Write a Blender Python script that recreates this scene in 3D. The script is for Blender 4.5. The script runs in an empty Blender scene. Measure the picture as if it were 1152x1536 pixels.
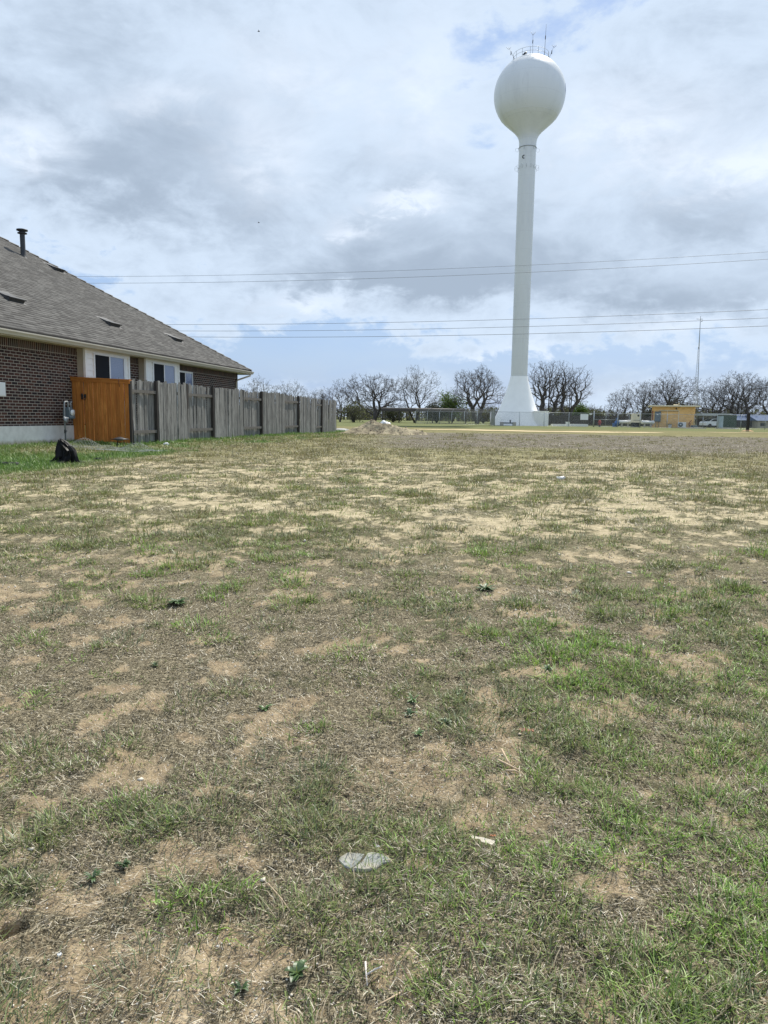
import bpy, bmesh, math, random
import numpy as np
from mathutils import Vector, Matrix
R_ = math.radians
random.seed(7)
rng = np.random.default_rng(11)
scene = bpy.context.scene
COL = scene.collection

# ------------------------------------------------------------------ camera
F, PITCH, ROLL, CH = 1100.0, math.atan((768-626)/1100.0), 0.014, 1.6
_r = Vector((1, 0, 0)); _f = Vector((0, math.cos(PITCH), -math.sin(PITCH))); _u = _r.cross(_f)
_c, _s = math.cos(ROLL), math.sin(ROLL)
RX = _c*_r + _s*_u; UX = -_s*_r + _c*_u
camd = bpy.data.cameras.new('camera'); cam = bpy.data.objects.new('camera', camd); COL.objects.link(cam)
camd.sensor_fit = 'VERTICAL'; camd.sensor_height = 36; camd.sensor_width = 27; camd.lens = 36*F/1536
camd.clip_start = 0.05; camd.clip_end = 9000
m = Matrix((RX, UX, -_f)).transposed().to_4x4(); m.translation = (0, 0, CH)
cam.matrix_world = m
scene.camera = cam

def ray(px, py):
    d = _f*F + RX*(px-576) + UX*(768-py)
    return d/d.y
def at(px, py, Y):
    return Vector((0, 0, CH)) + ray(px, py)*Y

# ------------------------------------------------------------------ sun, sky, exposure
SUN_EL, SUN_AZ = R_(54), R_(27)          # azimuth clockwise from +Y
sund = bpy.data.lights.new('sun', 'SUN'); sun = bpy.data.objects.new('sun', sund); COL.objects.link(sun)
sund.energy = 4.8; sund.angle = R_(1.2); sund.color = (1.0, 0.95, 0.85)
sdir = Vector((math.cos(SUN_EL)*math.sin(SUN_AZ), math.cos(SUN_EL)*math.cos(SUN_AZ), math.sin(SUN_EL)))
sun.rotation_euler = sdir.to_track_quat('Z', 'Y').to_euler()

world = bpy.data.worlds.new("World"); scene.world = world; world.use_nodes = True
def sky():
    nt = world.node_tree; N = nt.nodes; L = nt.links; N.clear()
    def nd(t, **k):
        n = N.new(t)
        for a, b in k.items(): setattr(n, a, b)
        return n
    def mth(op, a, b=None, c=None, clamp=False):
        n = nd('ShaderNodeMath', operation=op); n.use_clamp = clamp
        for i, v in enumerate((a, b, c)):
            if v is None: continue
            if isinstance(v, (int, float)): n.inputs[i].default_value = v
            else: L.new(v, n.inputs[i])
        return n.outputs[0]
    def mix(f, a, b):
        n = nd('ShaderNodeMix', data_type='RGBA')
        for s, v in (('Factor', f), ('A', a), ('B', b)):
            i = [x for x in n.inputs if x.name == s and (x.type == 'RGBA' or s == 'Factor')][0]
            if isinstance(v, (float, int)): i.default_value = v
            elif isinstance(v, tuple): i.default_value = v
            else: L.new(v, i)
        return n.outputs[2]
    st = nd('ShaderNodeTexSky', sky_type='NISHITA', sun_disc=False, sun_elevation=SUN_EL, sun_rotation=SUN_AZ)
    st.air_density = 1.0; st.dust_density = 1.6; st.ozone_density = 1.0
    geo = nd('ShaderNodeTexCoord')
    D = geo.outputs['Generated']
    sep = nd('ShaderNodeSeparateXYZ'); L.new(D, sep.inputs[0])
    zc = mth('MAXIMUM', sep.outputs[2], 0.0)
    zz = mth('ADD', zc, 0.16)
    # project the direction on a cloud deck, half flattened
    px = mth('DIVIDE', sep.outputs[0], zz); py = mth('DIVIDE', sep.outputs[1], zz)
    cp = nd('ShaderNodeCombineXYZ'); L.new(px, cp.inputs[0]); L.new(py, cp.inputs[1])
    def noise(v, sc, det, rough, dist=0.0, off=(0, 0, 0), scl=(1, 1, 1)):
        mp = nd('ShaderNodeMapping'); mp.inputs['Location'].default_value = off; mp.inputs['Scale'].default_value = scl
        L.new(v, mp.inputs[0])
        n = nd('ShaderNodeTexNoise'); n.inputs['Scale'].default_value = sc; n.inputs['Detail'].default_value = det
        n.inputs['Roughness'].default_value = rough; n.inputs['Distortion'].default_value = dist
        L.new(mp.outputs[0], n.inputs['Vector']); return n.outputs[0]
    # clouds sized by direction, squashed in height near the horizon
    n1 = noise(D, 3.0, 9, .62, .35, (3.1, 1.7, .4), (1, 1, 1.9))
    n2 = noise(D, 7.5, 9, .60, .4, (7.1, 4.7, 2.4), (1, 1, 2.0))
    n3 = noise(cp.outputs[0], 1.1, 8, .6, .5, (1.3, 0.2, 0))
    n4 = noise(D, 24, 6, .6, .3, (2.1, 5.0, 1.4), (1, 1, 1.8))
    def blob(px_, py_, wx, wy, amp, warp=.06):
        """soft elliptical cloud bank round a sky direction; wx, wy half sizes in radians"""
        d = ray(px_, py_).normalized()
        az = math.atan2(d.x, d.y); el = math.asin(d.z)
        return az, el, wx, wy, amp
    # azimuth / elevation of the shading direction, warped by noise for ragged edges
    az = mth('ARCTAN2', sep.outputs[0], sep.outputs[1]); el = mth('ARCSINE', sep.outputs[2])
    w1 = mth('MULTIPLY', mth('SUBTRACT', n2, .5), .12); w2 = mth('MULTIPLY', mth('SUBTRACT', n1, .5), .11)
    w3 = mth('MULTIPLY', mth('SUBTRACT', n4, .5), .07)
    azw = mth('ADD', mth('ADD', az, w1), w3); elw = mth('ADD', mth('ADD', el, w2), w3)
    def blobs(lst):
        tot = None
        for b in lst:
            a0, e0, wx, wy, amp = blob(*b)
            dx = mth('DIVIDE', mth('SUBTRACT', azw, a0), wx); dy = mth('DIVIDE', mth('SUBTRACT', elw, e0), wy)
            r2 = mth('ADD', mth('MULTIPLY', dx, dx), mth('MULTIPLY', dy, dy))
            g = mth('MULTIPLY', mth('EXPONENT', mth('MULTIPLY', r2, -1.0)), amp)
            tot = g if tot is None else mth('ADD', tot, g)
        return tot
    cover = blobs([(170, 230, .26, .13, .26), (60, 60, .3, .12, .14), (470, 130, .22, .16, .20), (650, 370, .18, .09, .34),
                   (940, 230, .16, .12, .30), (1090, 320, .16, .10, .26), (350, 330, .22, .08, .16), (1110, 60, .12, .10, .16),
                   (620, 420, .22, .035, .26), (480, 470, .22, .03, .12), (1040, 440, .2, .03, .20), (760, 525, .06, .02, .20), (930, 500, .14, .025, .12),
                   (300, 400, .14, .03, -.10), (700, 30, .12, .06, -.12), (900, 90, .08, .10, -.10), (700, 150, .035, .12, -.08), (530, 290, .04, .05, -.12), (240, 450, .20, .035, -.14), (460, 530, .3, .03, -.22), (900, 550, .2, .03, -.24), (300, 520, .3, .04, -.05), (1000, 520, .12, .03, -.08), (40, 190, .05, .03, -.2), (590, 480, .12, .015, -.08)])
    nn = mth('ADD', mth('MULTIPLY', mth('SUBTRACT', n1, .5), 1.0), mth('MULTIPLY', mth('SUBTRACT', n2, .5), 1.0))
    nn = mth('ADD', nn, mth('MULTIPLY', mth('SUBTRACT', n4, .5), .52))
    dens = mth('ADD', mth('ADD', nn, cover), .20)
    # undersides of the thick banks
    grey = blobs([(165, 270, .13, .05, .42), (235, 220, .12, .05, .12), (150, 120, .14, .04, .14), (620, 418, .20, .020, .45), (690, 375, .13, .03, .20),
                  (880, 370, .1, .03, .16), (1070, 435, .14, .022, .26), (560, 240, .12, .04, .10), (360, 250, .06, .07, .10), (520, 400, .05, .03, .14), (1100, 300, .07, .03, .10)])
    thick = nd('ShaderNodeMapRange', interpolation_type='SMOOTHSTEP'); L.new(mth('ADD', mth('ADD', mth('MULTIPLY', dens, .62), mth('ADD', mth('MULTIPLY', mth('SUBTRACT', n2, .5), .62), mth('MULTIPLY', mth('SUBTRACT', n4, .5), .25))), grey), thick.inputs[0]); thick.inputs[1].default_value = .10; thick.inputs[2].default_value = .95
    mr = nd('ShaderNodeMapRange', interpolation_type='SMOOTHSTEP'); L.new(dens, mr.inputs[0]); mr.inputs[1].default_value = .02; mr.inputs[2].default_value = .27
    cm = mr.outputs[0]
    white = blobs([(612, 296, .05, .012, 1.1), (528, 343, .035, .014, 1.1), (440, 100, .10, .05, .5), (960, 180, .12, .05, .8), (1110, 245, .09, .03, .8),
                   (40, 200, .05, .03, .9), (390, 240, .05, .04, .7), (790, 530, .06, .012, .9), (450, 450, .05, .012, .6), (640, 120, .06, .08, .5), (1000, 480, .08, .01, .4), (240, 150, .08, .02, .6)])
    wh = mth('MULTIPLY', white, mth('ADD', mth('MULTIPLY', mth('SUBTRACT', n4, .5), 3.2), .95), clamp=True)
    cc = mix(thick.outputs[0], (.595, .705, .85, 1), (.355, .435, .545, 1))
    wh = mth('MULTIPLY', wh, mth('SUBTRACT', 1.0, mth('MULTIPLY', thick.outputs[0], .55)), clamp=True)
    cc = mix(wh, cc, (.76, .84, .96, 1))
    skyc = nd('ShaderNodeVectorMath', operation='SCALE'); L.new(st.outputs[0], skyc.inputs[0]); skyc.inputs['Scale'].default_value = .105
    # thin veil over the blue
    veil = mth('ADD', mth('MULTIPLY', n3, .35), .50, clamp=True)
    blue = mix(veil, skyc.outputs[0], (.335, .50, .80, 1))
    out = mix(cm, blue, cc)
    # bring back to the physical sky scale: Background strength stays .1
    up = nd('ShaderNodeVectorMath', operation='SCALE'); L.new(out, up.inputs[0]); up.inputs['Scale'].default_value = 10.0
    bg = nd('ShaderNodeBackground'); bg.inputs[1].default_value = .1; L.new(up.outputs[0], bg.inputs[0])
    ow = nd('ShaderNodeOutputWorld'); L.new(bg.outputs[0], ow.inputs[0])
sky()
scene.view_settings.view_transform = 'Standard'; scene.view_settings.look = 'None'
scene.view_settings.exposure = 0.22; scene.view_settings.gamma = 1.0

# ------------------------------------------------------------------ helpers: objects
def tag(o, label=None, cat=None, group=None, kind=None):
    if label: o['label'] = label
    if cat: o['category'] = cat
    if group: o['group'] = group
    if kind: o['kind'] = kind
    return o
def empty(name, loc, rz=0, **k):
    o = bpy.data.objects.new(name, None); COL.objects.link(o); o.location = loc; o.rotation_euler = (0, 0, rz)
    return tag(o, **k)
class MB:
    """collects polygons, then links them as one mesh object"""
    def __init__(s): s.v = []; s.f = []; s.uv = []; s.smooth = []
    def face(s, pts, uv=None, smooth=False):
        b = len(s.v); s.v += [tuple(p) for p in pts]; s.f.append(tuple(range(b, b+len(pts))))
        s.uv.append(uv or [(0, 0)]*len(pts)); s.smooth.append(smooth); return s
    def box(s, c, sz, rz=0.0, rx=0.0, ry=0.0, taper=1.0):
        M = Matrix.Rotation(rz, 3, 'Z') @ Matrix.Rotation(ry, 3, 'Y') @ Matrix.Rotation(rx, 3, 'X')
        c = Vector(c); hx, hy, hz = sz[0]/2, sz[1]/2, sz[2]/2
        P = []
        for z in (-1, 1):
            t = taper if z > 0 else 1.0
            for x, y in ((-1, -1), (1, -1), (1, 1), (-1, 1)):
                P.append(c + M @ Vector((x*hx*t, y*hy*t, z*hz)))
        b = len(s.v); s.v += [tuple(p) for p in P]
        for q, (a, d) in zip(((0, 3, 2, 1), (4, 5, 6, 7), (0, 1, 5, 4), (1, 2, 6, 5), (2, 3, 7, 6), (3, 0, 4, 7)),
                             ((sz[0], sz[1]), (sz[0], sz[1]), (sz[0], sz[2]), (sz[1], sz[2]), (sz[0], sz[2]), (sz[1], sz[2]))):
            s.f.append(tuple(b+i for i in q)); s.uv.append([(0, 0), (a, 0), (a, d), (0, d)]); s.smooth.append(False)
        return s
    def tube(s, pts, rad, n=8, cap=True, smooth=True):
        pts = [Vector(p) for p in pts]
        if not hasattr(rad, '__len__'): rad = [rad]*len(pts)
        b = len(s.v); prev = None
        for i, p in enumerate(pts):
            t = (pts[min(i+1, len(pts)-1)] - pts[max(i-1, 0)]).normalized()
            if prev is None:
                a = Vector((0, 0, 1)) if abs(t.z) < .9 else Vector((1, 0, 0)); x = t.cross(a).normalized()
            else: x = (prev - t*prev.dot(t)).normalized()
            prev = x; y = t.cross(x)
            for k in range(n):
                an = 2*math.pi*k/n; s.v.append(tuple(p + (x*math.cos(an) + y*math.sin(an))*rad[i]))
        for i in range(len(pts)-1):
            for k in range(n):
                k2 = (k+1) % n
                s.f.append((b+i*n+k, b+i*n+k2, b+(i+1)*n+k2, b+(i+1)*n+k)); s.uv.append([(0, 0)]*4); s.smooth.append(smooth)
        if cap:
            s.f.append(tuple(b+k for k in reversed(range(n)))); s.uv.append([(0, 0)]*n); s.smooth.append(False)
            e = b+(len(pts)-1)*n
            s.f.append(tuple(e+k for k in range(n))); s.uv.append([(0, 0)]*n); s.smooth.append(False)
        return s
    def lathe(s, prof, c=(0, 0, 0), n=24, smooth=True):
        b = len(s.v); c = Vector(c)
        for r, z in prof:
            for k in range(n):
                an = 2*math.pi*k/n; s.v.append((c.x+r*math.cos(an), c.y+r*math.sin(an), c.z+z))
        for i in range(len(prof)-1):
            for k in range(n):
                k2 = (k+1) % n
                s.f.append((b+i*n+k, b+i*n+k2, b+(i+1)*n+k2, b+(i+1)*n+k)); s.uv.append([(0, 0)]*4); s.smooth.append(smooth)
        return s
    def ring(s, c, R, r, n=32, k=6, M=None):
        pts = []
        for i in range(n+1):
            a = 2*math.pi*i/n; p = Vector((R*math.cos(a), R*math.sin(a), 0)); p = M @ p if M else p
            pts.append(Vector(c)+p)
        return s.tube(pts, r, k, cap=False)
    def build(s, name, mat, parent=None, **k):
        me = bpy.data.meshes.new(name); me.from_pydata(s.v, [], s.f)
        uvl = me.uv_layers.new(name='uv'); flat = [c for f in s.uv for p in f for c in p]
        uvl.data.foreach_set('uv', flat); me.polygons.foreach_set('use_smooth', s.smooth)
        me.materials.append(mat); me.update()
        o = bpy.data.objects.new(name, me); COL.objects.link(o)
        if parent: o.parent = parent
        return tag(o, **k)
def copy_tree(o, parent=None):
    c = o.copy(); COL.objects.link(c); c.parent = parent
    for ch in list(o.children): copy_tree(ch, c)
    return c

# ------------------------------------------------------------------ helpers: materials
class NT:
    def __init__(s, name):
        s.m = bpy.data.materials.new(name); s.m.use_nodes = True; s.t = s.m.node_tree; s.N = s.t.nodes; s.L = s.t.links
        s.b = s.N['Principled BSDF']
    def nd(s, t, ins=None, **k):
        n = s.N.new(t)
        for a, b in k.items(): setattr(n, a, b)
        for a, b in (ins or {}).items(): s.set(n.inputs[a], b)
        return n
    def set(s, i, v):
        if hasattr(v, 'is_output'): s.L.new(v, i)
        elif isinstance(v, (list, tuple)) and len(v) == 3 and i.type == 'RGBA': i.default_value = (*v, 1)
        else: i.default_value = v
    def co(s, kind='Object', scale=(1, 1, 1), loc=(0, 0, 0), rot=(0, 0, 0)):
        tc = s.nd('ShaderNodeTexCoord'); mp = s.nd('ShaderNodeMapping'); s.L.new(tc.outputs[kind], mp.inputs[0])
        mp.inputs['Scale'].default_value = scale; mp.inputs['Location'].default_value = loc; mp.inputs['Rotation'].default_value = rot
        return mp.outputs[0]
    def noise(s, v, sc, det=4, rough=.55, dist=0.0, out=0):
        return s.nd('ShaderNodeTexNoise', {'Vector': v, 'Scale': sc, 'Detail': det, 'Roughness': rough, 'Distortion': dist}).outputs[out]
    def ramp(s, f, stops, interp='LINEAR'):
        n = s.nd('ShaderNodeValToRGB', {'Fac': f}); n.color_ramp.interpolation = interp
        e = n.color_ramp.elements
        while len(e) < len(stops): e.new(.5)
        for x, (p, c) in zip(e, stops): x.position = p; x.color = (*c, 1) if len(c) == 3 else c
        return n.outputs[0]
    def rng(s, f, a, b, c=0.0, d=1.0, sm=False):
        n = s.nd('ShaderNodeMapRange', {0: f, 1: a, 2: b, 3: c, 4: d})
        if sm: n.interpolation_type = 'SMOOTHSTEP'
        return n.outputs[0]
    def mix(s, f, a, b, mode='MIX'):
        n = s.nd('ShaderNodeMix', data_type='RGBA', blend_type=mode)
        s.set(n.inputs[0], f); s.set(n.inputs[6], a); s.set(n.inputs[7], b); return n.outputs[2]
    def mth(s, op, a, b=0.0, clamp=False):
        n = s.nd('ShaderNodeMath', {0: a, 1: b}, operation=op); n.use_clamp = clamp; return n.outputs[0]
    def bump(s, h, st=.3, dist=.01, nrm=None):
        i = {'Height': h, 'Strength': st, 'Distance': dist}
        if nrm is not None: i['Normal'] = nrm
        n = s.nd('ShaderNodeBump', i); s.L.new(n.outputs[0], s.b.inputs['Normal']); return n.outputs[0]
    def fin(s, col=None, rough=.8, metal=0.0, spec=.5):
        if col is not None: s.set(s.b.inputs['Base Color'], col)
        s.set(s.b.inputs['Roughness'], rough); s.set(s.b.inputs['Metallic'], metal); s.b.inputs['Specular IOR Level'].default_value = spec
        return s.m
def rgb(h):   # sRGB triplet 0-255 -> linear
    return tuple(((c/255)/12.92 if c/255 <= .04045 else ((c/255+.055)/1.055)**2.4) for c in h)
def plain(name, col, rough=.6, metal=0.0, var=.18, sc=3.0, bumps=0.0, spec=.5):
    t = NT(name); v = t.co(); n = t.noise(v, sc, 6, .6)
    lo = tuple(c*(1-var) for c in col); hi = tuple(min(1, c*(1+var)) for c in col)
    c = t.ramp(n, [(.3, lo), (.7, hi)])
    if bumps: t.bump(t.noise(v, sc*8, 4), bumps, .01)
    return t.fin(c, t.rng(n, .3, .7, max(.05, rough-.08), min(1, rough+.08)), metal, spec)
M = {}
def towerpaint():
    t = NT('tower_paint'); n = t.noise(t.co(scale=(.6, .6, .12)), 1.0, 6, .6); st = t.noise(t.co(scale=(3.2, 3.2, .09)), 1.0, 5, .65)
    c = t.mix(t.rng(n, .45, .75), (.69, .695, .675), (.61, .615, .60)); c = t.mix(t.rng(st, .60, .78, 0, .45), c, (.40, .385, .35))
    z = t.nd('ShaderNodeSeparateXYZ', {0: t.co()}).outputs[2]; fr = t.mth('FRACT', t.mth('DIVIDE', z, 2.4)); c = t.mix(t.mth('MULTIPLY', t.rng(fr, .0, .02, 1, 0), .35), c, (.38, .38, .36))
    return t.fin(c, .34, spec=.4)
M['tower'] = towerpaint()
M['skirt'] = plain('white_paint', (.92, .91, .88), .4, var=.04, sc=.8)
M['logo_blue'] = plain('blue_paint', (.07, .11, .27), .4)
M['galv'] = plain('galvanised_steel', (.42, .44, .45), .45, .6, .12)
M['galv_dull'] = plain('dull_galvanised_wire', (.30, .32, .33), .55, .3, .12)
M['dark_metal'] = plain('dark_metal', (.03, .032, .035), .45, .3)
M['black_plastic'] = plain('black_plastic', (.012, .012, .013), .55, 0, .3, 8, .3)
M['white_trim'] = plain('white_trim_paint', (.86, .84, .79), .55, var=.05)
M['tan_trim'] = plain('tan_trim_paint', (.52, .46, .36), .55, var=.08)
M['cream'] = plain('cream_paint', (.74, .66, .48), .6, var=.06)
M['concrete'] = plain('concrete', (.46, .44, .40), .9, 0, .15, 4, .4)
M['blinds'] = plain('closed_blinds', (.30, .34, .52), .7, var=.05)
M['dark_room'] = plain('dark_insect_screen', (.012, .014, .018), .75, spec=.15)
M['vent'] = plain('vent_plastic', (.045, .045, .045), .6, 0, .3, 6)
M['green_box'] = plain('dark_green_paint', (.035, .07, .045), .5)
M['blue_roof'] = plain('blue_metal_roof', (.07, .11, .20), .75, 0, spec=.15)
M['grey_cab'] = plain('grey_blue_cabinet_paint', (.30, .38, .40), .5)
M['panel_grey'] = plain('grey_enclosure_paint', (.12, .155, .175), .5)
M['red'] = plain('red_paint', (.32, .03, .02), .5)
M['maroon'] = plain('dark_red_paint', (.22, .05, .03), .6)
M['blue'] = plain('blue_pipe_paint', (.04, .12, .30), .5)
M['white'] = plain('white_enamel', (.78, .78, .76), .4, var=.05)
M['brown_wood'] = plain('dark_brown_boards', (.06, .05, .042), .85, 0, .35, 3)
M['carpaint'] = plain('white_car_paint', (.75, .77, .78), .25, 0, .03)
M['tyre'] = plain('tyre_rubber', (.02, .02, .02), .8)
M['shade_metal'] = plain('rusty_dark_roofing', (.07, .06, .055), .7, 0, .3, 2)
M['post_dark'] = plain('dark_post', (.02, .015, .012), .8)
M['clay'] = plain('orange_clay', (.42, .27, .14), .95, 0, .2, 6, .5)
M['wirecable'] = plain('overhead_cable', (.16, .18, .20), .6)

def glass():
    t = NT('window_glass'); g = t.nd('ShaderNodeBsdfGlossy', {'Color': (.9, .95, 1, 1), 'Roughness': .02})
    tr = t.nd('ShaderNodeBsdfTransparent', {'Color': (.85, .88, .88, 1)})
    lw = t.nd('ShaderNodeFresnel', {'IOR': 1.6}); mx = t.nd('ShaderNodeMixShader')
    f = t.mth('ADD', t.mth('MULTIPLY', lw.outputs[0], .6), .06, True)
    t.L.new(f, mx.inputs[0]); t.L.new(tr.outputs[0], mx.inputs[1]); t.L.new(g.outputs[0], mx.inputs[2])
    t.L.new(mx.outputs[0], t.N['Material Output'].inputs[0]); return t.m
M['glass'] = glass()

def brickmat(name, soldier=False):
    t = NT(name); v = t.co('UV')
    if soldier: v = t.co('UV', rot=(0, 0, math.pi/2))
    def br(c1, c2, mo, bias=0.0):
        n = t.nd('ShaderNodeTexBrick', {'Vector': v, 'Color1': (*c1, 1), 'Color2': (*c2, 1), 'Mortar': (*mo, 1), 'Scale': 1.0,
             'Mortar Size': .0068, 'Mortar Smooth': .2, 'Bias': bias, 'Brick Width': .215, 'Row Height': .0762}); n.offset = 0 if soldier else .5; return n
    a = br((.095, .042, .031), (.020, .015, .016), (.44, .39, .335))
    b = br((0, 0, 0), (1, 1, 1), (.5, .5, .5))
    n = t.noise(v, 2.3, 3); n2 = t.noise(v, 60, 5)
    col = t.mix(t.rng(n2, .45, .8, 0, .3), a.outputs[0], (.12, .075, .062))
    col = t.mix(a.outputs[1], col, t.mix(t.rng(n2, .3, .7), (.38, .335, .285), (.54, .49, .42)))
    t.bump(t.mth('SUBTRACT', t.mth('MULTIPLY', n2, .3), a.outputs[1]), .8, .008)
    return t.fin(col, .9, spec=.25)
M['brick'] = brickmat('dark_brick'); M['brick_soldier'] = brickmat('dark_brick_soldier_course', True)

def shingles():
    t = NT('roof_shingles'); v = t.co('UV')
    def br(off, bw, c1, c2):
        vv = t.nd('ShaderNodeMapping', {0: v}); vv.inputs['Location'].default_value = off
        n = t.nd('ShaderNodeTexBrick', {'Vector': vv.outputs[0], 'Color1': (*c1, 1), 'Color2': (*c2, 1), 'Mortar': (.02, .018, .016, 1), 'Scale': 1.0,
            'Mortar Size': .008, 'Mortar Smooth': .3, 'Bias': 0.0, 'Brick Width': bw, 'Row Height': .142}); n.offset = .37; n.offset_frequency = 3; n.squash = 1.4; n.squash_frequency = 2
        return n
    a = br((0, 0, 0), .30, (.066, .064, .060), (.134, .130, .121))
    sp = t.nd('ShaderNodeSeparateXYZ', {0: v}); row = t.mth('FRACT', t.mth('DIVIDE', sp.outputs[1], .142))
    # butt edge shadow painted as a dark line at the foot of each course
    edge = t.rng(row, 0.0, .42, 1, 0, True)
    n = t.noise(v, 90, 4); nb = t.noise(v, .7, 4)
    col = t.mix(t.rng(n, .45, .8, 0, .5), a.outputs[0], (.15, .147, .138))
    col = t.mix(t.rng(nb, .35, .7, 0, .25), col, (.12, .11, .10))
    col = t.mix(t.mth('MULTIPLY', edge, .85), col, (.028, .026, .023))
    b2 = br((.11, 0, 0), .21, (0, 0, 0), (1, 1, 1)); col = t.mix(t.mth('MULTIPLY', t.rng(b2.outputs[0], .45, .55, 0, 1), t.rng(row, .3, .62, .85, 0, True)), col, (.022, .020, .018))  # shadows of the raised tabs painted in as short dark dashes
    t.bump(t.mth('ADD', t.mth('MULTIPLY', t.mth('SUBTRACT', 1.0, row), 1.0), t.mth('MULTIPLY', n, .3)), .7, .012)
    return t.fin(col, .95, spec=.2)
M['shingle'] = shingles()

def wood(name, dark, light, sc=1.0, stain=None, board=None):
    """vertical-grain timber; board = UV board width for per-board tone"""
    t = NT(name); v = t.co('UV', scale=(26*sc, 1.3*sc, 1)); w = t.co('UV')
    n = t.noise(v, 1.6, 8, .65, .6); n2 = t.noise(w, 2.1, 3)
    col = t.ramp(n, [(.28, dark), (.5, tuple((a+b)/2 for a, b in zip(dark, light))), (.72, light)])
    if board:
        sp = t.nd('ShaderNodeSeparateXYZ', {0: w}); fl = t.mth('FLOOR', t.mth('DIVIDE', sp.outputs[0], board))
        wn = t.nd('ShaderNodeTexWhiteNoise', {'W': fl}, noise_dimensions='1D')
        col = t.mix(t.rng(wn.outputs[0], 0, 1, 0, .55), col, tuple(c*.55 for c in dark), 'MIX')
        col = t.mix(t.rng(t.noise(t.co('UV', scale=(5, .6, 1)), 3, 4), .5, .75, 0, .5), col, light)
    if stain:
        col = t.mix(t.rng(n2, .42, .62, 0, .55), col, stain)
    kn = t.nd('ShaderNodeTexVoronoi', {'Vector': t.co('UV', scale=(5, 2.2, 1)), 'Scale': 1.0}, feature='F1')
    col = t.mix(t.rng(kn.outputs[0], .05, .10, .7, 0), col, tuple(c*.4 for c in dark))
    t.bump(n, .6, .006)
    return t.fin(col, .85, spec=.25)
M['grey_wood'] = wood('weathered_grey_cedar', (.036, .035, .034), (.43, .42, .39), board=.14)
M['grey_rail'] = wood('weathered_grey_rail', (.07, .062, .055), (.20, .185, .165))
M['post_wood'] = wood('dark_weathered_post', (.028, .024, .022), (.085, .075, .066))
M['cedar'] = wood('orange_stained_cedar', (.33, .10, .022), (.86, .365, .09), stain=(.46, .155, .032), board=.14)

# ------------------------------------------------------------------ numpy noise for the terrain
_perm = rng.random((256, 256))
def vnoise(x, y, s=1.0, seed=0):
    x = np.asarray(x)*s+seed*17.31+100; y = np.asarray(y)*s+seed*7.77+100
    xi = np.floor(x).astype(int); yi = np.floor(y).astype(int); fx = x-xi; fy = y-yi
    fx = fx*fx*(3-2*fx); fy = fy*fy*(3-2*fy)
    g = lambda a, b: _perm[(a+seed*31) % 256, (b+seed*13) % 256]
    return (g(xi, yi)*(1-fx)+g(xi+1, yi)*fx)*(1-fy)+(g(xi, yi+1)*(1-fx)+g(xi+1, yi+1)*fx)*fy
def fbm(x, y, s=1.0, seed=0, o=4, ro=.5):
    t = 0; a = 1; tot = 0
    c, sn = math.cos(.65), math.sin(.65)
    for i in range(o):
        t = t+a*vnoise(x, y, s, seed+i*3); tot += a; a *= ro; s *= 2.07
        x, y = c*x-sn*y, sn*x+c*y
    return t/tot
def sst(x, a, b):
    t = np.clip((x-a)/(b-a), 0, 1); return t*t*(3-2*t)
UW = Vector((0.18605, 0.98254, 0)); NW = Vector((0.98254, -0.18605, 0))       # along the house wall, out of the wall
ACROSS_WALL, ACROSS_FENCE = -12.70, -10.85
def gbase(x, y):
    z = .7*(1-np.exp(-np.maximum(y, 0)/8.0))
    ac = x*NW.x+y*NW.y; al = x*UW.x+y*UW.y
    z = z+.12*sst(-ac, 8.5, 12.2)*sst(al, 9, 17)*(1-sst(al, 30, 40))
    return z+.02*(fbm(x, y, .35, 5, 2)-.5)*sst(y, 2, 8)*2
HOLE = (-1.035, 1.90)
CLEAR = [(-.042, 2.20, .09, .062), (.35, 2.318, .045, .03), (-1.035, 1.90, .075, .05)]     # stones and burrow kept free of litter
def clear(x, y):
    k = np.ones(np.shape(x), bool)
    for cx, cy, rx, ry in CLEAR: k &= ((x-cx)/rx)**2+((y-cy)/ry)**2 > 1
    return k
def gz(x, y):
    return float(gbase(np.float64(x), np.float64(y)))
def micro(x, y):
    k = np.exp(-np.maximum(y-3, 0)/9)
    z = .036*(fbm(x, y, 5, 21, 3)-.5)+.022*(fbm(x, y, 24, 33, 3, .6)-.5)*k*1.6
    d = np.hypot((x-HOLE[0])*1.0, (y-HOLE[1])*1.5)
    for cx, cy, rx, ry in CLEAR[:2]: z = z*sst(np.hypot((x-cx)/rx, (y-cy)/ry), .8, 1.6)
    return z-.36*(1-sst(d, .028, .046))+.012*np.exp(-((d-.10)/.03)**2)
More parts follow.
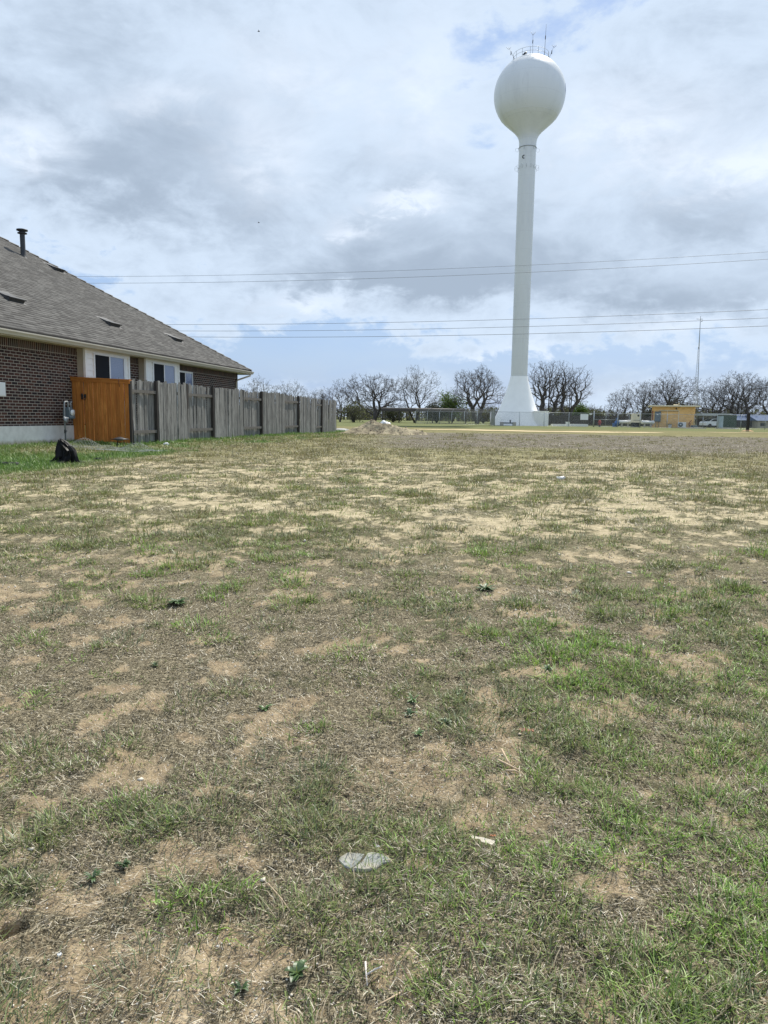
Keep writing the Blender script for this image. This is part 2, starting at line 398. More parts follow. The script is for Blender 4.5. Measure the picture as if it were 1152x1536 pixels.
def fields(x, y):
    """green cover, bareness, (lawn) as functions of the place on the lot"""
    ac = x*NW.x+y*NW.y; al = x*UW.x+y*UW.y
    n1 = fbm(x, y, 1.1, 2, 4, .55); n2 = fbm(x, y, 3.3, 9, 3, .55); n3 = fbm(x, y, .33, 14, 3); n4 = fbm(x, y, 8.5, 19, 2, .6)
    near = 1-sst(y, 4.0, 7.5)
    right = sst(x/np.maximum(y, .8), -.12, .38)
    bias = near*(-.030+.075*right) + (1-near)*(.015)
    g = n1*.20+n2*.36+n4*.44+.17*(n3-.5)+bias
    green = sst(g, .455, .60)
    b = fbm(x+40, y, 1.5, 44, 4, .6)*.28+fbm(x, y+30, 4.4, 51, 3, .6)*.40+fbm(x+9, y, 10, 57, 2, .6)*.32
    mid = sst(y, 5.0, 9)*(1-sst(y, 17, 22))
    cen = np.exp(-((x-1.5-.05*y)/(.30*y+1))**2)
    bare = sst(b+.055*mid*cen-.026*(1-mid)+.06*(n3-.5), .475, .61)
    # bare soil patches seen in the foreground
    for cx, cy, rx, ry, am in ((.12, 2.72, .33, .26, .75), (-.62, 1.75, .42, .18, .8), (.55, 2.45, .22, .16, .6), (1.3, 2.75, .3, .15, .6), (-.25, 3.4, .5, .25, .35), (.15, 1.9, .35, .2, .4), (.9, 1.8, .25, .12, .3)):
        wgt = .8*am*np.exp(-(((x-cx)/rx)**2+((y-cy)/ry)**2)**1.2)
        bare = np.maximum(bare, np.clip(wgt*(.45+1.1*n2), 0, 1)); green = green*(1-.6*wgt)
    lawn = sst(-ac, 7.9+1.2*(n1-.5), 9.2+1.2*(n1-.5))*sst(al, 7, 12)*(1-sst(al, 44, 50)*1)
    lawn = np.clip(lawn-.55*sst(al, 17.4, 18.5)*(1-sst(-ac, 10.2, 10.6))*1.0*sst(n1, .2, .5), 0, 1)
    # worn ground between the slab and the lawn
    pad = np.exp(-((ac+10.9)/1.0)**2-((al-16.3)/1.6)**2)
    lawn = lawn*(1-.8*pad)
    strip = np.exp(-((ac-(ACROSS_FENCE+.25))/.42)**2)*sst(al, 18, 19.5)*(1-sst(al, 46, 52))
    lawn = np.maximum(lawn, strip)
    bare = bare*(1-lawn)
    green = np.maximum(green, lawn)*(1-.6*bare)
    return green, bare, lawn

# ------------------------------------------------------------------ ground sheet
def ground_mat():
    t = NT('dry_lot_soil'); at_ = t.nd('ShaderNodeAttribute', attribute_name='cover'); sp = t.nd('ShaderNodeSeparateColor', {0: at_.outputs['Color']})
    G, B, Lw = sp.outputs[0], sp.outputs[1], sp.outputs[2]
    v = t.co('Object')
    f = t.noise(v, 140, 3, .7); f2 = t.noise(v, 38, 5, .65, .8); f3 = t.noise(v, 9, 6, .62); f4 = t.noise(v, .9, 5, .6); vo = t.nd('ShaderNodeTexVoronoi', {'Vector': v, 'Scale': 95.0, 'Randomness': 1.0})
    soil = t.ramp(f3, [(.3, (.20, .150, .092)), (.55, (.34, .265, .165)), (.75, (.52, .42, .28))])
    tan = t.ramp(f3, [(.3, (.32, .27, .165)), (.7, (.60, .51, .335))])
    geo = t.nd('ShaderNodeSeparateXYZ', {0: v}); Y = geo.outputs[1]; X = geo.outputs[0]
    far = t.rng(Y, 4, 9, 0, 1, True)
    soil = t.mix(far, soil, tan)
    peb = t.mix(t.rng(vo.outputs[0], .18, .34, 1, 0), soil, t.ramp(t.nd('ShaderNodeSeparateColor', {0: vo.outputs['Color']}).outputs[0], [(0, (.16, .10, .07)), (.5, (.42, .31, .21)), (1, (.68, .58, .46))]))
    soil = t.mix(t.mth('MULTIPLY', .75, t.mth('SUBTRACT', 1.0, t.mth('MULTIPLY', far, .8))), soil, peb)
    # dry thatch: fibres in two directions
    w1 = t.noise(t.co('Object', scale=(1, .16, 1), rot=(0, 0, .5)), 210, 3, .6, 1.2); w2 = t.noise(t.co('Object', scale=(.16, 1, 1), rot=(0, 0, .3)), 190, 3, .6, 1.2)
    fib = t.mth('MAXIMUM', w1, w2)
    th = t.ramp(fib, [(.44, (.022, .019, .012)), (.56, (.15, .125, .078)), (.68, (.52, .45, .31))])
    thf = t.ramp(t.noise(v, 16, 6, .7), [(.32, (.060, .056, .030)), (.50, (.18, .16, .092)), (.68, (.42, .37, .23))])
    th = t.mix(far, th, thf)
    col = t.mix(t.rng(t.mth('ADD', B, t.mth('MULTIPLY', t.mth('SUBTRACT', f2, .5), 1.5)), .22, .78, 0, 1, True), th, soil)
    # green / olive cover as tint, darkened for blade shade (the blades themselves are geometry)
    gr = t.ramp(t.noise(v, 22, 5, .7), [(.3, (.035, .038, .020)), (.55, (.105, .105, .052)), (.75, (.23, .215, .12))])
    lg = t.ramp(t.noise(v, 22, 5, .7), [(.3, (.035, .075, .018)), (.6, (.10, .20, .04)), (.8, (.21, .33, .085))])
    gr = t.mix(Lw, gr, lg)
    gm = t.rng(t.mth('ADD', G, t.mth('MULTIPLY', t.mth('SUBTRACT', f2, .5), 1.6)), .35, 1.0, 0, .75, True)
    col = t.mix(gm, col, gr)
    # far half of the lot: yellow-green strip, grey-brown tilled band, then the utility grass
    yel = t.ramp(t.noise(t.co('Object', scale=(.5, 1, 1)), 2.2, 6, .7), [(.3, (.105, .105, .045)), (.5, (.215, .20, .09)), (.7, (.34, .30, .16))])
    wob = t.mth('ADD', Y, t.mth('MULTIPLY', t.mth('SUBTRACT', t.noise(v, .16, 4), .5), 14))
    col = t.mix(t.mth('MULTIPLY', t.rng(wob, 15, 19, 0, 1, True), t.mth('SUBTRACT', .75, t.mth('MULTIPLY', Lw, .75))), col, yel)
    gb = t.ramp(t.noise(t.co('Object', scale=(.4, 1, 1)), 3.0, 6, .75), [(.3, (.070, .060, .050)), (.5, (.14, .122, .102)), (.7, (.25, .22, .165))])
    band = t.mth('MULTIPLY', t.rng(wob, 21.5, 24, 0, 1, True), t.rng(t.mth('ADD', X, t.mth('MULTIPLY', t.mth('SUBTRACT', f4, .5), 5)), -2.5, 1.5, 0, 1, True))
    col = t.mix(t.mth('MULTIPLY', band, t.mth('MULTIPLY', t.rng(wob, 43, 49, .88, 0, True), 1)), col, gb)
    fgr = t.ramp(t.noise(t.co('Object', scale=(.3, 1, 1)), 1.6, 6, .7), [(.3, (.11, .105, .045)), (.55, (.20, .18, .082)), (.75, (.31, .27, .14))])
    col = t.mix(t.rng(wob, 44, 50, 0, 1, True), col, fgr)
    ug = t.ramp(t.noise(t.co('Object', scale=(.3, 1, 1)), 1.2, 6, .7), [(.3, (.08, .095, .038)), (.7, (.16, .18, .07))])
    col = t.mix(t.rng(Y, 66, 74, 0, .8, True), col, ug)
    h = t.mth('ADD', t.mth('ADD', t.mth('MULTIPLY', f2, .6), t.mth('MULTIPLY', f, .35)), t.mth('MULTIPLY', t.mth('SUBTRACT', .5, vo.outputs[0]), .35))
    t.bump(t.mth('ADD', h, t.mth('MULTIPLY', fib, .4)), .85, .016)
    return t.fin(col, 1.0, spec=.12)
M['ground'] = ground_mat()
def make_ground():
    ys = [-60, -30, -15, -8, -4, -2, -.6, .3, .9, 1.25]
    y = 1.25
    while y < 60: y *= 1.0075; ys.append(y)
    while y < 7000: y *= 1.13; ys.append(y)
    ys = np.array(ys); n = 660
    t = np.linspace(-1, 1, n); t = np.sign(t)*np.abs(t)**1.25
    W = 3.2+1.15*np.abs(ys)+np.where(ys < 1, 14, 0)*sst(-ys, -1.0, 1.0)
    X = t[None, :]*W[:, None]; Y = np.repeat(ys[:, None], n, 1)
    g, b, l = fields(X, Y); Z = gbase(X, Y)+micro(X, Y)*np.where(Y > 60, 0, 1)
    Z += g*(1-l)*.010*(1-sst(Y, 6, 20))
    co = np.stack([X, Y, Z], -1).reshape(-1, 3).astype(np.float32); r = len(ys)
    me = bpy.data.meshes.new('ground'); me.vertices.add(len(co)); me.vertices.foreach_set('co', co.ravel())
    idx = np.arange(r*n).reshape(r, n); q = np.stack([idx[:-1, :-1], idx[:-1, 1:], idx[1:, 1:], idx[1:, :-1]], -1).reshape(-1)
    nf = (r-1)*(n-1); me.loops.add(nf*4); me.loops.foreach_set('vertex_index', q.astype(np.int32))
    me.polygons.add(nf); me.polygons.foreach_set('loop_start', np.arange(nf, dtype=np.int32)*4)
    me.polygons.foreach_set('use_smooth', np.ones(nf, bool)); me.update(calc_edges=True)
    a = me.color_attributes.new('cover', 'FLOAT_COLOR', 'POINT')
    a.data.foreach_set('color', np.stack([g, b, l, np.ones_like(g)], -1).astype(np.float32).ravel())
    me.materials.append(M['ground']); o = bpy.data.objects.new('ground', me); COL.objects.link(o); tag(o, kind='structure')
make_ground()

def dirt_road():
    t = NT('pale_dirt'); v = t.co(); n = t.noise(v, 1.4, 6, .65)
    mat = t.fin(t.ramp(n, [(.3, (.44, .34, .19)), (.7, (.68, .56, .35))]), 1.0, spec=.1)
    for nm, x0, x1, yc, slope, hw in (('dirt_road', 2.0, 22.0, 56, .06, 2.2), ('dirt_path', 27.5, 48.0, 64.5, .03, 1.3)):
        mb = MB(); N = 60; prev = None
        for i in range(N+1):
            x = x0+(x1-x0)*i/N; yy = yc+slope*(x-x0)+.8*math.sin(x*.35)
            w = hw*(1-abs(2*i/N-1)**6)*(.8+.5*float(vnoise(x, 3, .8, 3)))+.02
            cur = (Vector((x, yy-w, gz(x, yy-w)+.02)), Vector((x, yy+w, gz(x, yy+w)+.02)))
            if prev: mb.face([prev[0], cur[0], cur[1], prev[1]])
            prev = cur
        mb.build(nm, mat, kind='structure')
dirt_road()

# ------------------------------------------------------------------ grass, straw, gravel
def blade_mat():
    t = NT('grass_blades'); a = t.nd('ShaderNodeAttribute', attribute_name='tint')
    d = t.nd('ShaderNodeBsdfDiffuse', {'Color': a.outputs['Color']}); tr = t.nd('ShaderNodeBsdfTranslucent', {'Color': a.outputs['Color']})
    g = t.nd('ShaderNodeBsdfGlossy', {'Color': (.9, .9, .9, 1), 'Roughness': .5})
    m1 = t.nd('ShaderNodeMixShader', {0: .32}); t.L.new(d.outputs[0], m1.inputs[1]); t.L.new(tr.outputs[0], m1.inputs[2])
    m2 = t.nd('ShaderNodeMixShader', {0: .04}); t.L.new(m1.outputs[0], m2.inputs[1]); t.L.new(g.outputs[0], m2.inputs[2])
    t.L.new(m2.outputs[0], t.N['Material Output'].inputs[0]); return t.m
M['blade'] = blade_mat()
def blades_object(name, P, az, lean, length, width, bend, col, label, cat):
    """P base points (n,3); az heading; lean 0 = upright; bend = extra droop"""
    n = len(P); dx = np.cos(az); dy = np.sin(az)
    V = np.zeros((n, 5, 3), np.float32)
    sx, sy = -dy*width*.5, dx*width*.5
    l1 = length*.55; a1 = lean; a2 = np.minimum(lean+bend, 1.9)
    h1 = np.cos(a1)*l1; r1 = np.sin(a1)*l1; h2 = h1+np.cos(a2)*length*.45; r2 = r1+np.sin(a2)*length*.45
    h2 = np.maximum(h2, .002)
    V[:, 0, 0] = P[:, 0]+sx; V[:, 0, 1] = P[:, 1]+sy; V[:, 1, 0] = P[:, 0]-sx; V[:, 1, 1] = P[:, 1]-sy; V[:, 0, 2] = V[:, 1, 2] = P[:, 2]
    V[:, 2, 0] = P[:, 0]+dx*r1-sx*.8; V[:, 2, 1] = P[:, 1]+dy*r1-sy*.8; V[:, 3, 0] = P[:, 0]+dx*r1+sx*.8; V[:, 3, 1] = P[:, 1]+dy*r1+sy*.8
    V[:, 2, 2] = V[:, 3, 2] = P[:, 2]+h1
    V[:, 4, 0] = P[:, 0]+dx*r2; V[:, 4, 1] = P[:, 1]+dy*r2; V[:, 4, 2] = P[:, 2]+h2
    me = bpy.data.meshes.new(name); me.vertices.add(n*5); me.vertices.foreach_set('co', V.ravel())
    b = (np.arange(n)*5)[:, None]; li = (b+np.array([0, 1, 2, 3, 3, 2, 4])[None, :]).astype(np.int32)
    me.loops.add(n*7); me.loops.foreach_set('vertex_index', li.ravel())
    ls = ((np.arange(n)*7)[:, None]+np.array([0, 4])[None, :]).astype(np.int32)
    me.polygons.add(n*2); me.polygons.foreach_set('loop_start', ls.ravel()); me.update(calc_edges=True)
    a = me.color_attributes.new('tint', 'FLOAT_COLOR', 'POINT')
    c = np.ones((n, 5, 4), np.float32); c[:, :, :3] = col[:, None, :]; a.data.foreach_set('color', c.ravel())
    me.materials.append(M['blade']); o = bpy.data.objects.new(name, me); COL.objects.link(o); tag(o, label, cat, kind='stuff'); return o
def scatter(n, y0, y1, p, spread=.66, pad=1.5):
    """points over the wedge of ground in front of the lot, thinning with distance as y**-p per square metre"""
    e = 2-p; u = rng.random(n)
    Y = (y0**e+u*(y1**e-y0**e))**(1/e) if abs(e) > 1e-3 else y0*(y1/y0)**u
    X = (rng.random(n)*2-1)*(spread*Y+pad); return X, Y
def zat(X, Y):
    g, b, l = fields(X, Y); return gbase(X, Y)+micro(X, Y)+g*(1-l)*.010*(1-sst(Y, 6, 20)), g, b, l
def lerp3(a, b, t): return np.array(a)[None, :]*(1-t[:, None])+np.array(b)[None, :]*t[:, None]
def make_grass():
    # green tufts: centres first, then blades round each centre
    nt = 88000; X, Y = scatter(nt, .9, 46, 1.5); Z, g, b, l = zat(X, Y)
    keep = (rng.random(nt) < np.clip(g*.95+.10, 0, 1)*(1-.75*sst(Y, 21, 25)*sst(X, -3, 1.5))) & clear(X, Y); X, Y, g, l, b = X[keep], Y[keep], g[keep], l[keep], b[keep]
    tone = np.clip(fbm(X, Y, 2.0, 71, 3)*1.3-.08+.28*sst(X/Y, .0, .4)*(1-sst(Y, 3, 6))+rng.normal(0, .2, len(X)), 0, 1); vig = np.clip(.45+.7*g+rng.normal(0, .22, len(X)), .25, 1.5)
    nb = rng.integers(8, 20, len(X)); big = (rng.random(len(X)) < .035*(1-sst(Y, 12, 20))+.012) & (l < .5)
    nb = np.where(big, rng.integers(60, 150, len(X)), nb); vig = np.where(big, 1.35+.5*rng.random(len(X)), vig); bs = np.where(big, 1.9, 1.0); ti = np.repeat(np.arange(len(X)), nb); n = len(ti)
    sc = np.clip(Y[ti]/4.5, 1, 5)**.75
    az = rng.random(n)*2*np.pi; rr = np.sqrt(rng.random(n))*(.020+.030*vig[ti])*sc*bs[ti]
    bx = X[ti]+np.cos(az)*rr; by = Y[ti]+np.sin(az)*rr; az2 = az+rng.normal(0, .8, n)
    z, _, _, _ = zat(bx, by)
    L = (.016+.044*rng.random(n)**1.6)*vig[ti]*(1+.25*(sc-1))*(1+.4*l[ti]); w = (.0021+.0016*rng.random(n))*np.clip(Y[ti]/2.6, 1, 14)**.8
    lean = np.clip(rng.normal(.85, .38, n), .05, 1.5)-.3*l[ti]
    dull = lerp3((.035, .055, .014), (.29, .35, .10), rng.random(n)); fresh = lerp3((.035, .10, .008), (.32, .54, .07), rng.random(n))
    greyg = lerp3((.035, .055, .024), (.27, .32, .17), rng.random(n)); lw = lerp3((.055, .12, .022), (.20, .32, .08), rng.random(n))
    t = tone[ti][:, None]; col = np.where(t < .5, greyg*(1-t*2)+dull*t*2, dull*(2-t*2)+fresh*(t*2-1))
    col = col*(1-l[ti][:, None])+lw*l[ti][:, None]
    dead = rng.random(n) < .16*(1-l[ti]); col[dead] = lerp3((.26, .20, .12), (.52, .44, .29), rng.random(dead.sum()))
    midd = sst(by, 5, 9)[:, None]*(1-l[ti][:, None]); mb_ = (.5*midd+.3*sst(by, 11, 17)[:, None]*(1-l[ti][:, None])); col = col*(1-mb_)+mb_*lerp3((.11, .095, .045), (.33, .275, .145), rng.random(n))
    blades_object('grass', np.stack([bx, by, z-.002], -1), az2, lean, L, w, rng.random(n)*.9, col, 'patchy low green grass growing across the dry lot', 'grass')
    # dry straw lying on the soil
    n = 820000; X, Y = scatter(n, .9, 30, 1.65); Z, g, b, l = zat(X, Y)
    dn = fbm(X, Y, 2.4, 91, 3); keep = (rng.random(n) < np.clip((.30+1.0*sst(dn, .38, .62))*(1-.5*b)*(1-l)*(1-.35*g), .06, 1)) & clear(X, Y)
    X, Y, Z, g, b, dn = X[keep], Y[keep], Z[keep], g[keep], b[keep], dn[keep]; n = len(X)
    prefer = fbm(X, Y, 1.6, 95, 2)*6.3; az = np.where(rng.random(n) < .5, prefer+rng.normal(0, .5, n), rng.random(n)*2*np.pi)
    L = (.008+.042*rng.random(n)**2.6)*np.clip(Y/5, 1, 3)**.6; w = (.0009+.0013*rng.random(n))*np.clip(Y/2.4, 1, 12)**.85
    k = rng.random(n); col = lerp3((.10, .085, .052), (.48, .41, .27), rng.random(n)**1.3)
    s_ = k > .80; col[s_] = lerp3((.55, .48, .35), (.88, .82, .68), rng.random(s_.sum()))
    s_ = k < .42; col[s_] = lerp3((.026, .022, .016), (.10, .082, .055), rng.random(s_.sum()))
    lean = np.clip(rng.normal(1.40, .17, n), .7, 1.56)
    blades_object('dry_straw', np.stack([X, Y, Z+.001+.006*rng.random(n)], -1), az, lean, L, w, rng.random(n)*.25, col, 'dead grey brown grass and straw matted over the bare soil', 'dead grass')
make_grass()
def make_gravel():
    n = 60000; X, Y = scatter(n, .9, 7, 1.8); Z, g, b, l = zat(X, Y)
    keep = rng.random(n) < np.clip(.16+1.0*b, 0, 1); X, Y, Z = X[keep], Y[keep], Z[keep]; n = len(X)
    ico = np.array([(1, 0, 0), (-1, 0, 0), (0, 1, 0), (0, -1, 0), (0, 0, 1), (0, 0, -1), (.7, .7, .25), (-.7, .7, .2), (-.7, -.7, .25), (.7, -.7, .2)], float)
    fs = [(4, 0, 6), (4, 6, 2), (4, 2, 7), (4, 7, 1), (4, 1, 8), (4, 8, 3), (4, 3, 9), (4, 9, 0), (5, 6, 0), (5, 2, 6), (5, 7, 2), (5, 1, 7), (5, 8, 1), (5, 3, 8), (5, 9, 3), (5, 0, 9)]
    s = (.0014+.0032*rng.random(n)**2.5)*np.clip(Y/3, 1, 2); big = rng.random(n) < .012; s[big] *= 2.2
    sc = np.stack([s*(.7+.7*rng.random(n)), s*(.7+.7*rng.random(n)), s*(.5+.3*rng.random(n))], -1); a = rng.random(n)*6.28
    V = ico[None]*sc[:, None, :]*(1+.25*rng.normal(0, 1, (n, 10, 1))*.5)
    x = V[..., 0]*np.cos(a)[:, None]-V[..., 1]*np.sin(a)[:, None]; y = V[..., 0]*np.sin(a)[:, None]+V[..., 1]*np.cos(a)[:, None]
    V = np.stack([x+X[:, None], y+Y[:, None], V[..., 2]+(Z+s*.2)[:, None]], -1).astype(np.float32)
    me = bpy.data.meshes.new('gravel'); me.vertices.add(n*10); me.vertices.foreach_set('co', V.ravel())
    li = ((np.arange(n)*10)[:, None]+np.array(fs).ravel()[None]).astype(np.int32); me.loops.add(li.size); me.loops.foreach_set('vertex_index', li.ravel())
    nf = n*len(fs); me.polygons.add(nf); me.polygons.foreach_set('loop_start', (np.arange(nf)*3).astype(np.int32)); me.update(calc_edges=True)
    k = rng.random(n); col = lerp3((.28, .20, .14), (.55, .45, .34), rng.random(n)); w = k > .75; col[w] = lerp3((.62, .56, .46), (.82, .78, .70), rng.random(w.sum()))
    c = np.ones((n, 10, 4), np.float32); c[:, :, :3] = col[:, None, :]; at_ = me.color_attributes.new('tint', 'FLOAT_COLOR', 'POINT'); at_.data.foreach_set('color', c.ravel())
    t = NT('gravel_stone'); q = t.nd('ShaderNodeAttribute', attribute_name='tint'); mt = t.fin(q.outputs['Color'], .9, spec=.2)
    me.materials.append(mt); o = bpy.data.objects.new('gravel', me); COL.objects.link(o); tag(o, 'fine pale gravel strewn over the bare soil', 'gravel', kind='stuff')
make_gravel()
def ground_hit(px, py):
    d = ray(px, py); Y = .5
    while Y < 3000:
        p = Vector((0, 0, CH))+d*Y
        if p.z <= gz(p.x, p.y): break
        Y *= 1.002
    return Vector((p.x, p.y, gz(p.x, p.y)+(float(micro(np.float64(p.x), np.float64(p.y))) if p.y < 9 else 0)))

# ------------------------------------------------------------------ house
W0 = Vector((-9.490, 18.128, 0)); GH = .80           # a point of the wall line at ground level
def wp(s, off=0.0, z=0.0): p = W0+UW*s+NW*off; return Vector((p.x, p.y, z))
HA = -math.atan2(UW.x, UW.y)                         # rotation that turns +Y into the wall direction
def wbox(mb, s0, s1, o0, o1, z0, z1, **k):
    c = wp((s0+s1)/2, (o0+o1)/2, (z0+z1)/2); mb.box(c, (abs(o1-o0), abs(s1-s0), abs(z1-z0)), rz=HA, **k); return mb
def wface(mb, s0, s1, off, z0, z1): mb.face([wp(s0, off, z0), wp(s1, off, z0), wp(s1, off, z1), wp(s0, off, z1)], [(s0, z0), (s1, z0), (s1, z1), (s0, z1)])
def rect_mb(s0, s1, o0, o1, z0, z1):
    """closed box with wall-metre UVs (for brick)"""
    mb = MB(); wface(mb, s0, s1, o1, z0, z1)
    mb.face([wp(s0, o0, z0), wp(s0, o1, z0), wp(s0, o1, z1), wp(s0, o0, z1)], [(o0, z0), (o1, z0), (o1, z1), (o0, z1)])
    mb.face([wp(s1, o1, z0), wp(s1, o0, z0), wp(s1, o0, z1), wp(s1, o1, z1)], [(o1, z0), (o0, z0), (o0, z1), (o1, z1)])
    mb.face([wp(s1, o0, z0), wp(s0, o0, z0), wp(s0, o0, z1), wp(s1, o0, z1)], [(s1, z0), (s0, z0), (s0, z1), (s1, z1)])
    mb.face([wp(s0, o0, z1), wp(s0, o1, z1), wp(s1, o1, z1), wp(s1, o0, z1)], [(o0, s0), (o1, s0), (o1, s1), (o0, s1)]); return mb
SN, SF, DEP = -8.0, 15.36, 15.0       # near end, far end, depth of the house
ZS, ZE = 3.44, 3.56                   # soffit height, eave height
house = empty('brick_house', wp(4, -6, GH), label='single storey dark brick house with a grey shingled hip roof', cat='house')
hi = house.matrix_world.copy(); 
def hp(o):      # parent, keeping the world placement
    o.parent = house; o.matrix_parent_inverse = Matrix.Translation(-house.location); return o
def wall_block(s0, s1, o0, o1, z0=1.25, z1=3.18):
    return rect_mb(s0, s1, o0, o1, z0, z1)
mb = rect_mb(SN, SF, -DEP, 0, 1.25, 3.18); hp(mb.build('brick_wall', M['brick']))
# soldier course, butted above and 6 mm proud
mb = MB(); wface(mb, SN, SF, .004, 3.18, ZS)
mb.face([wp(SN, -DEP, 3.18), wp(SN, .004, 3.18), wp(SN, .004, ZS), wp(SN, -DEP, ZS)], [(0, 3.18), (DEP, 3.18), (DEP, ZS), (0, ZS)])
mb.face([wp(SF, .004, 3.18), wp(SF, -DEP, 3.18), wp(SF, -DEP, ZS), wp(SF, .004, ZS)], [(0, 3.18), (DEP, 3.18), (DEP, ZS), (0, ZS)])
hp(mb.build('soldier_course', M['brick_soldier']))
t = NT('painted_slab_edge'); v = t.co(); n = t.noise(v, 5, 6); z = t.nd('ShaderNodeSeparateXYZ', {0: t.nd('ShaderNodeNewGeometry').outputs[0]}).outputs[2]
slabm = t.fin(t.mix(t.rng(t.mth('ADD', z, t.mth('MULTIPLY', n, .12)), .86, .98, .8, 0, True), t.ramp(n, [(.3, (.62, .60, .56)), (.7, (.78, .76, .72))]), (.36, .29, .20)), .85)
mb = rect_mb(SN-.02, SF+.02, -DEP-.02, .03, .3, 1.25); hp(mb.build('slab', slabm))
# roof: hip, 45 degrees in plan
OV = .5; EZ = ZE
hitd = ray(0, 357); ER = wp(SF+OV, OV, EZ)
A_ = Matrix(((-(UW+NW).x, -hitd.x), (-(UW+NW).y, -hitd.y))); sol = A_.inverted() @ Vector((-ER.x, -ER.y))
PITCHR = ((CH+hitd.z*sol[1])-EZ)/sol[0]
half = (DEP+2*OV)/2
def rp(s, o): return wp(s, o, EZ+PITCHR*min(OV-o, o+DEP+OV, (SF+OV)-s, s-(SN-OV)))
roofn = Vector((NW.x*PITCHR, NW.y*PITCHR, 1)).normalized()
def roof_hit(px, py):
    d = ray(px, py); p0 = wp(0, OV, EZ); Y = (p0-Vector((0, 0, CH))).dot(roofn)/d.dot(roofn); return Vector((0, 0, CH))+d*Y
mb = MB(); k = math.sqrt(1+PITCHR**2)
a, b, c, d = wp(SN-OV, OV, EZ), wp(SF+OV, OV, EZ), wp(SF+OV, -DEP-OV, EZ), wp(SN-OV, -DEP-OV, EZ)
mid = OV-half; r1 = wp(SF+OV-half, mid, EZ+PITCHR*half); r0 = wp(SN-OV+half, mid, EZ+PITCHR*half)
L0, L1 = SN-OV, SF+OV
th = Vector((0, 0, .05))
for off, flip in ((th, 0), (Vector((0, 0, 0)), 1)):
    for pts, uv in (([a, b, r1, r0], [(L0, 0), (L1, 0), (L1-half, half*k), (L0+half, half*k)]), ([b, c, r1], [(0, 0), (2*half, 0), (half, half*k)]),
                    ([c, d, r0, r1], [(L1, 0), (L0, 0), (L0+half, half*k), (L1-half, half*k)]), ([d, a, r0], [(0, 0), (2*half, 0), (half, half*k)])):
        pts = [p+off for p in pts]
        mb.face(pts[::-1] if flip else pts, uv[::-1] if flip else uv)
for p, q in ((a, b), (b, c), (c, d), (d, a)): mb.face([p, q, q+th, p+th], [(0, 0), (1, 0), (1, .03), (0, .03)])
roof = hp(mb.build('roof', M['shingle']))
mb = MB()                                            # ridge and hip caps
capn = 34
for p, q in ((b, r1), (a, r0), (r0, r1), (c, r1), (d, r0)):
    for i in range(capn):
        p0 = p.lerp(q, i/capn)+th; p1 = p.lerp(q, (i+1.08)/capn)+th; dr = (p1-p0).normalized(); sd = dr.cross(Vector((0, 0, 1))).normalized()*.13
        up = Vector((0, 0, .025)); dn = Vector((0, 0, -.055)) if p is not r0 else Vector((0, 0, -.07)); p0 = p0+up*1.6
        mb.face([p0, p1+up*.2, p1+sd+dn+up*.2, p0+sd+dn]); mb.face([p1+up*.2, p0, p0-sd+dn, p1-sd+dn+up*.2])
cap = mb.build('ridge_cap', plain('ridge_cap_shingle', (.13, .12, .105), .95, 0, .3, 9)); cap.parent = roof
# soffit, fascia and gutter
mb = MB(); mb.face([wp(L0+.02, OV-.02, ZS), wp(L0+.02, -.0, ZS), wp(L1-.02, 0, ZS), wp(L1-.02, OV-.02, ZS)]); mb.face([wp(SF, 0, ZS), wp(SF, -DEP-OV, ZS), wp(L1-.02, -DEP-OV, ZS), wp(L1-.02, 0, ZS)])
mb.face([wp(L0+.02, 0, ZS), wp(L0+.02, -DEP-OV, ZS), wp(SN, -DEP-OV, ZS), wp(SN, 0, ZS)])
hp(mb.build('soffit', M['tan_trim']))
mb = MB(); wbox(mb, L0, L1, OV-.045, OV-.02, ZS-.03, EZ-.002); mb.box(wp(L1-.03, (OV-.045-DEP-OV)/2, (ZS-.03+EZ-.002)/2), (DEP+2*OV-.05, .025, .145), rz=HA); mb.box(wp(L0+.03, (OV-.045-DEP-OV)/2, (ZS-.03+EZ-.002)/2), (DEP+2*OV-.05, .025, .145), rz=HA)
hp(mb.build('fascia', M['tan_trim']))
mb = MB(); prof = [(-.018, 0), (.0, -.115), (.075, -.115), (.095, -.07), (.125, -.03), (.125, 0), (.112, 0), (.112, -.03), (.085, -.065), (.065, -.1), (.0, -.1)]
for (x0, y0), (x1, y1) in zip(prof[1:], prof[2:]):
    mb.face([wp(L0, OV-.02+x0, EZ-.012+y0), wp(L1, OV-.02+x0, EZ-.012+y0), wp(L1, OV-.02+x1, EZ-.012+y1), wp(L0, OV-.02+x1, EZ-.012+y1)])
for s in (L0, L1): mb.face([wp(s, OV-.02+x, EZ-.012+y) for x, y in prof[1:6]])
gut = hp(mb.build('gutter', plain('gutter_paint', (.50, .46, .38), .45, var=.05)))
mb = MB(); mb.tube([wp(L1-.25, OV+.03, EZ-.12), wp(L1-.3, OV+.03, EZ-.2), wp(SF-.25, .10, EZ-.42), wp(SF-.25, .06, EZ-.55), wp(SF-.25, .06, .95), wp(SF-.25, .2, .9)], .038, 8)
o = mb.build('downspout', M['tan_trim']); o.parent = gut; 
mb = MB(); wbox(mb, SF-.10, SF+.012, -.1, .012, 1.26, ZS-.004); hp(mb.build('corner_trim', M['post_wood']))
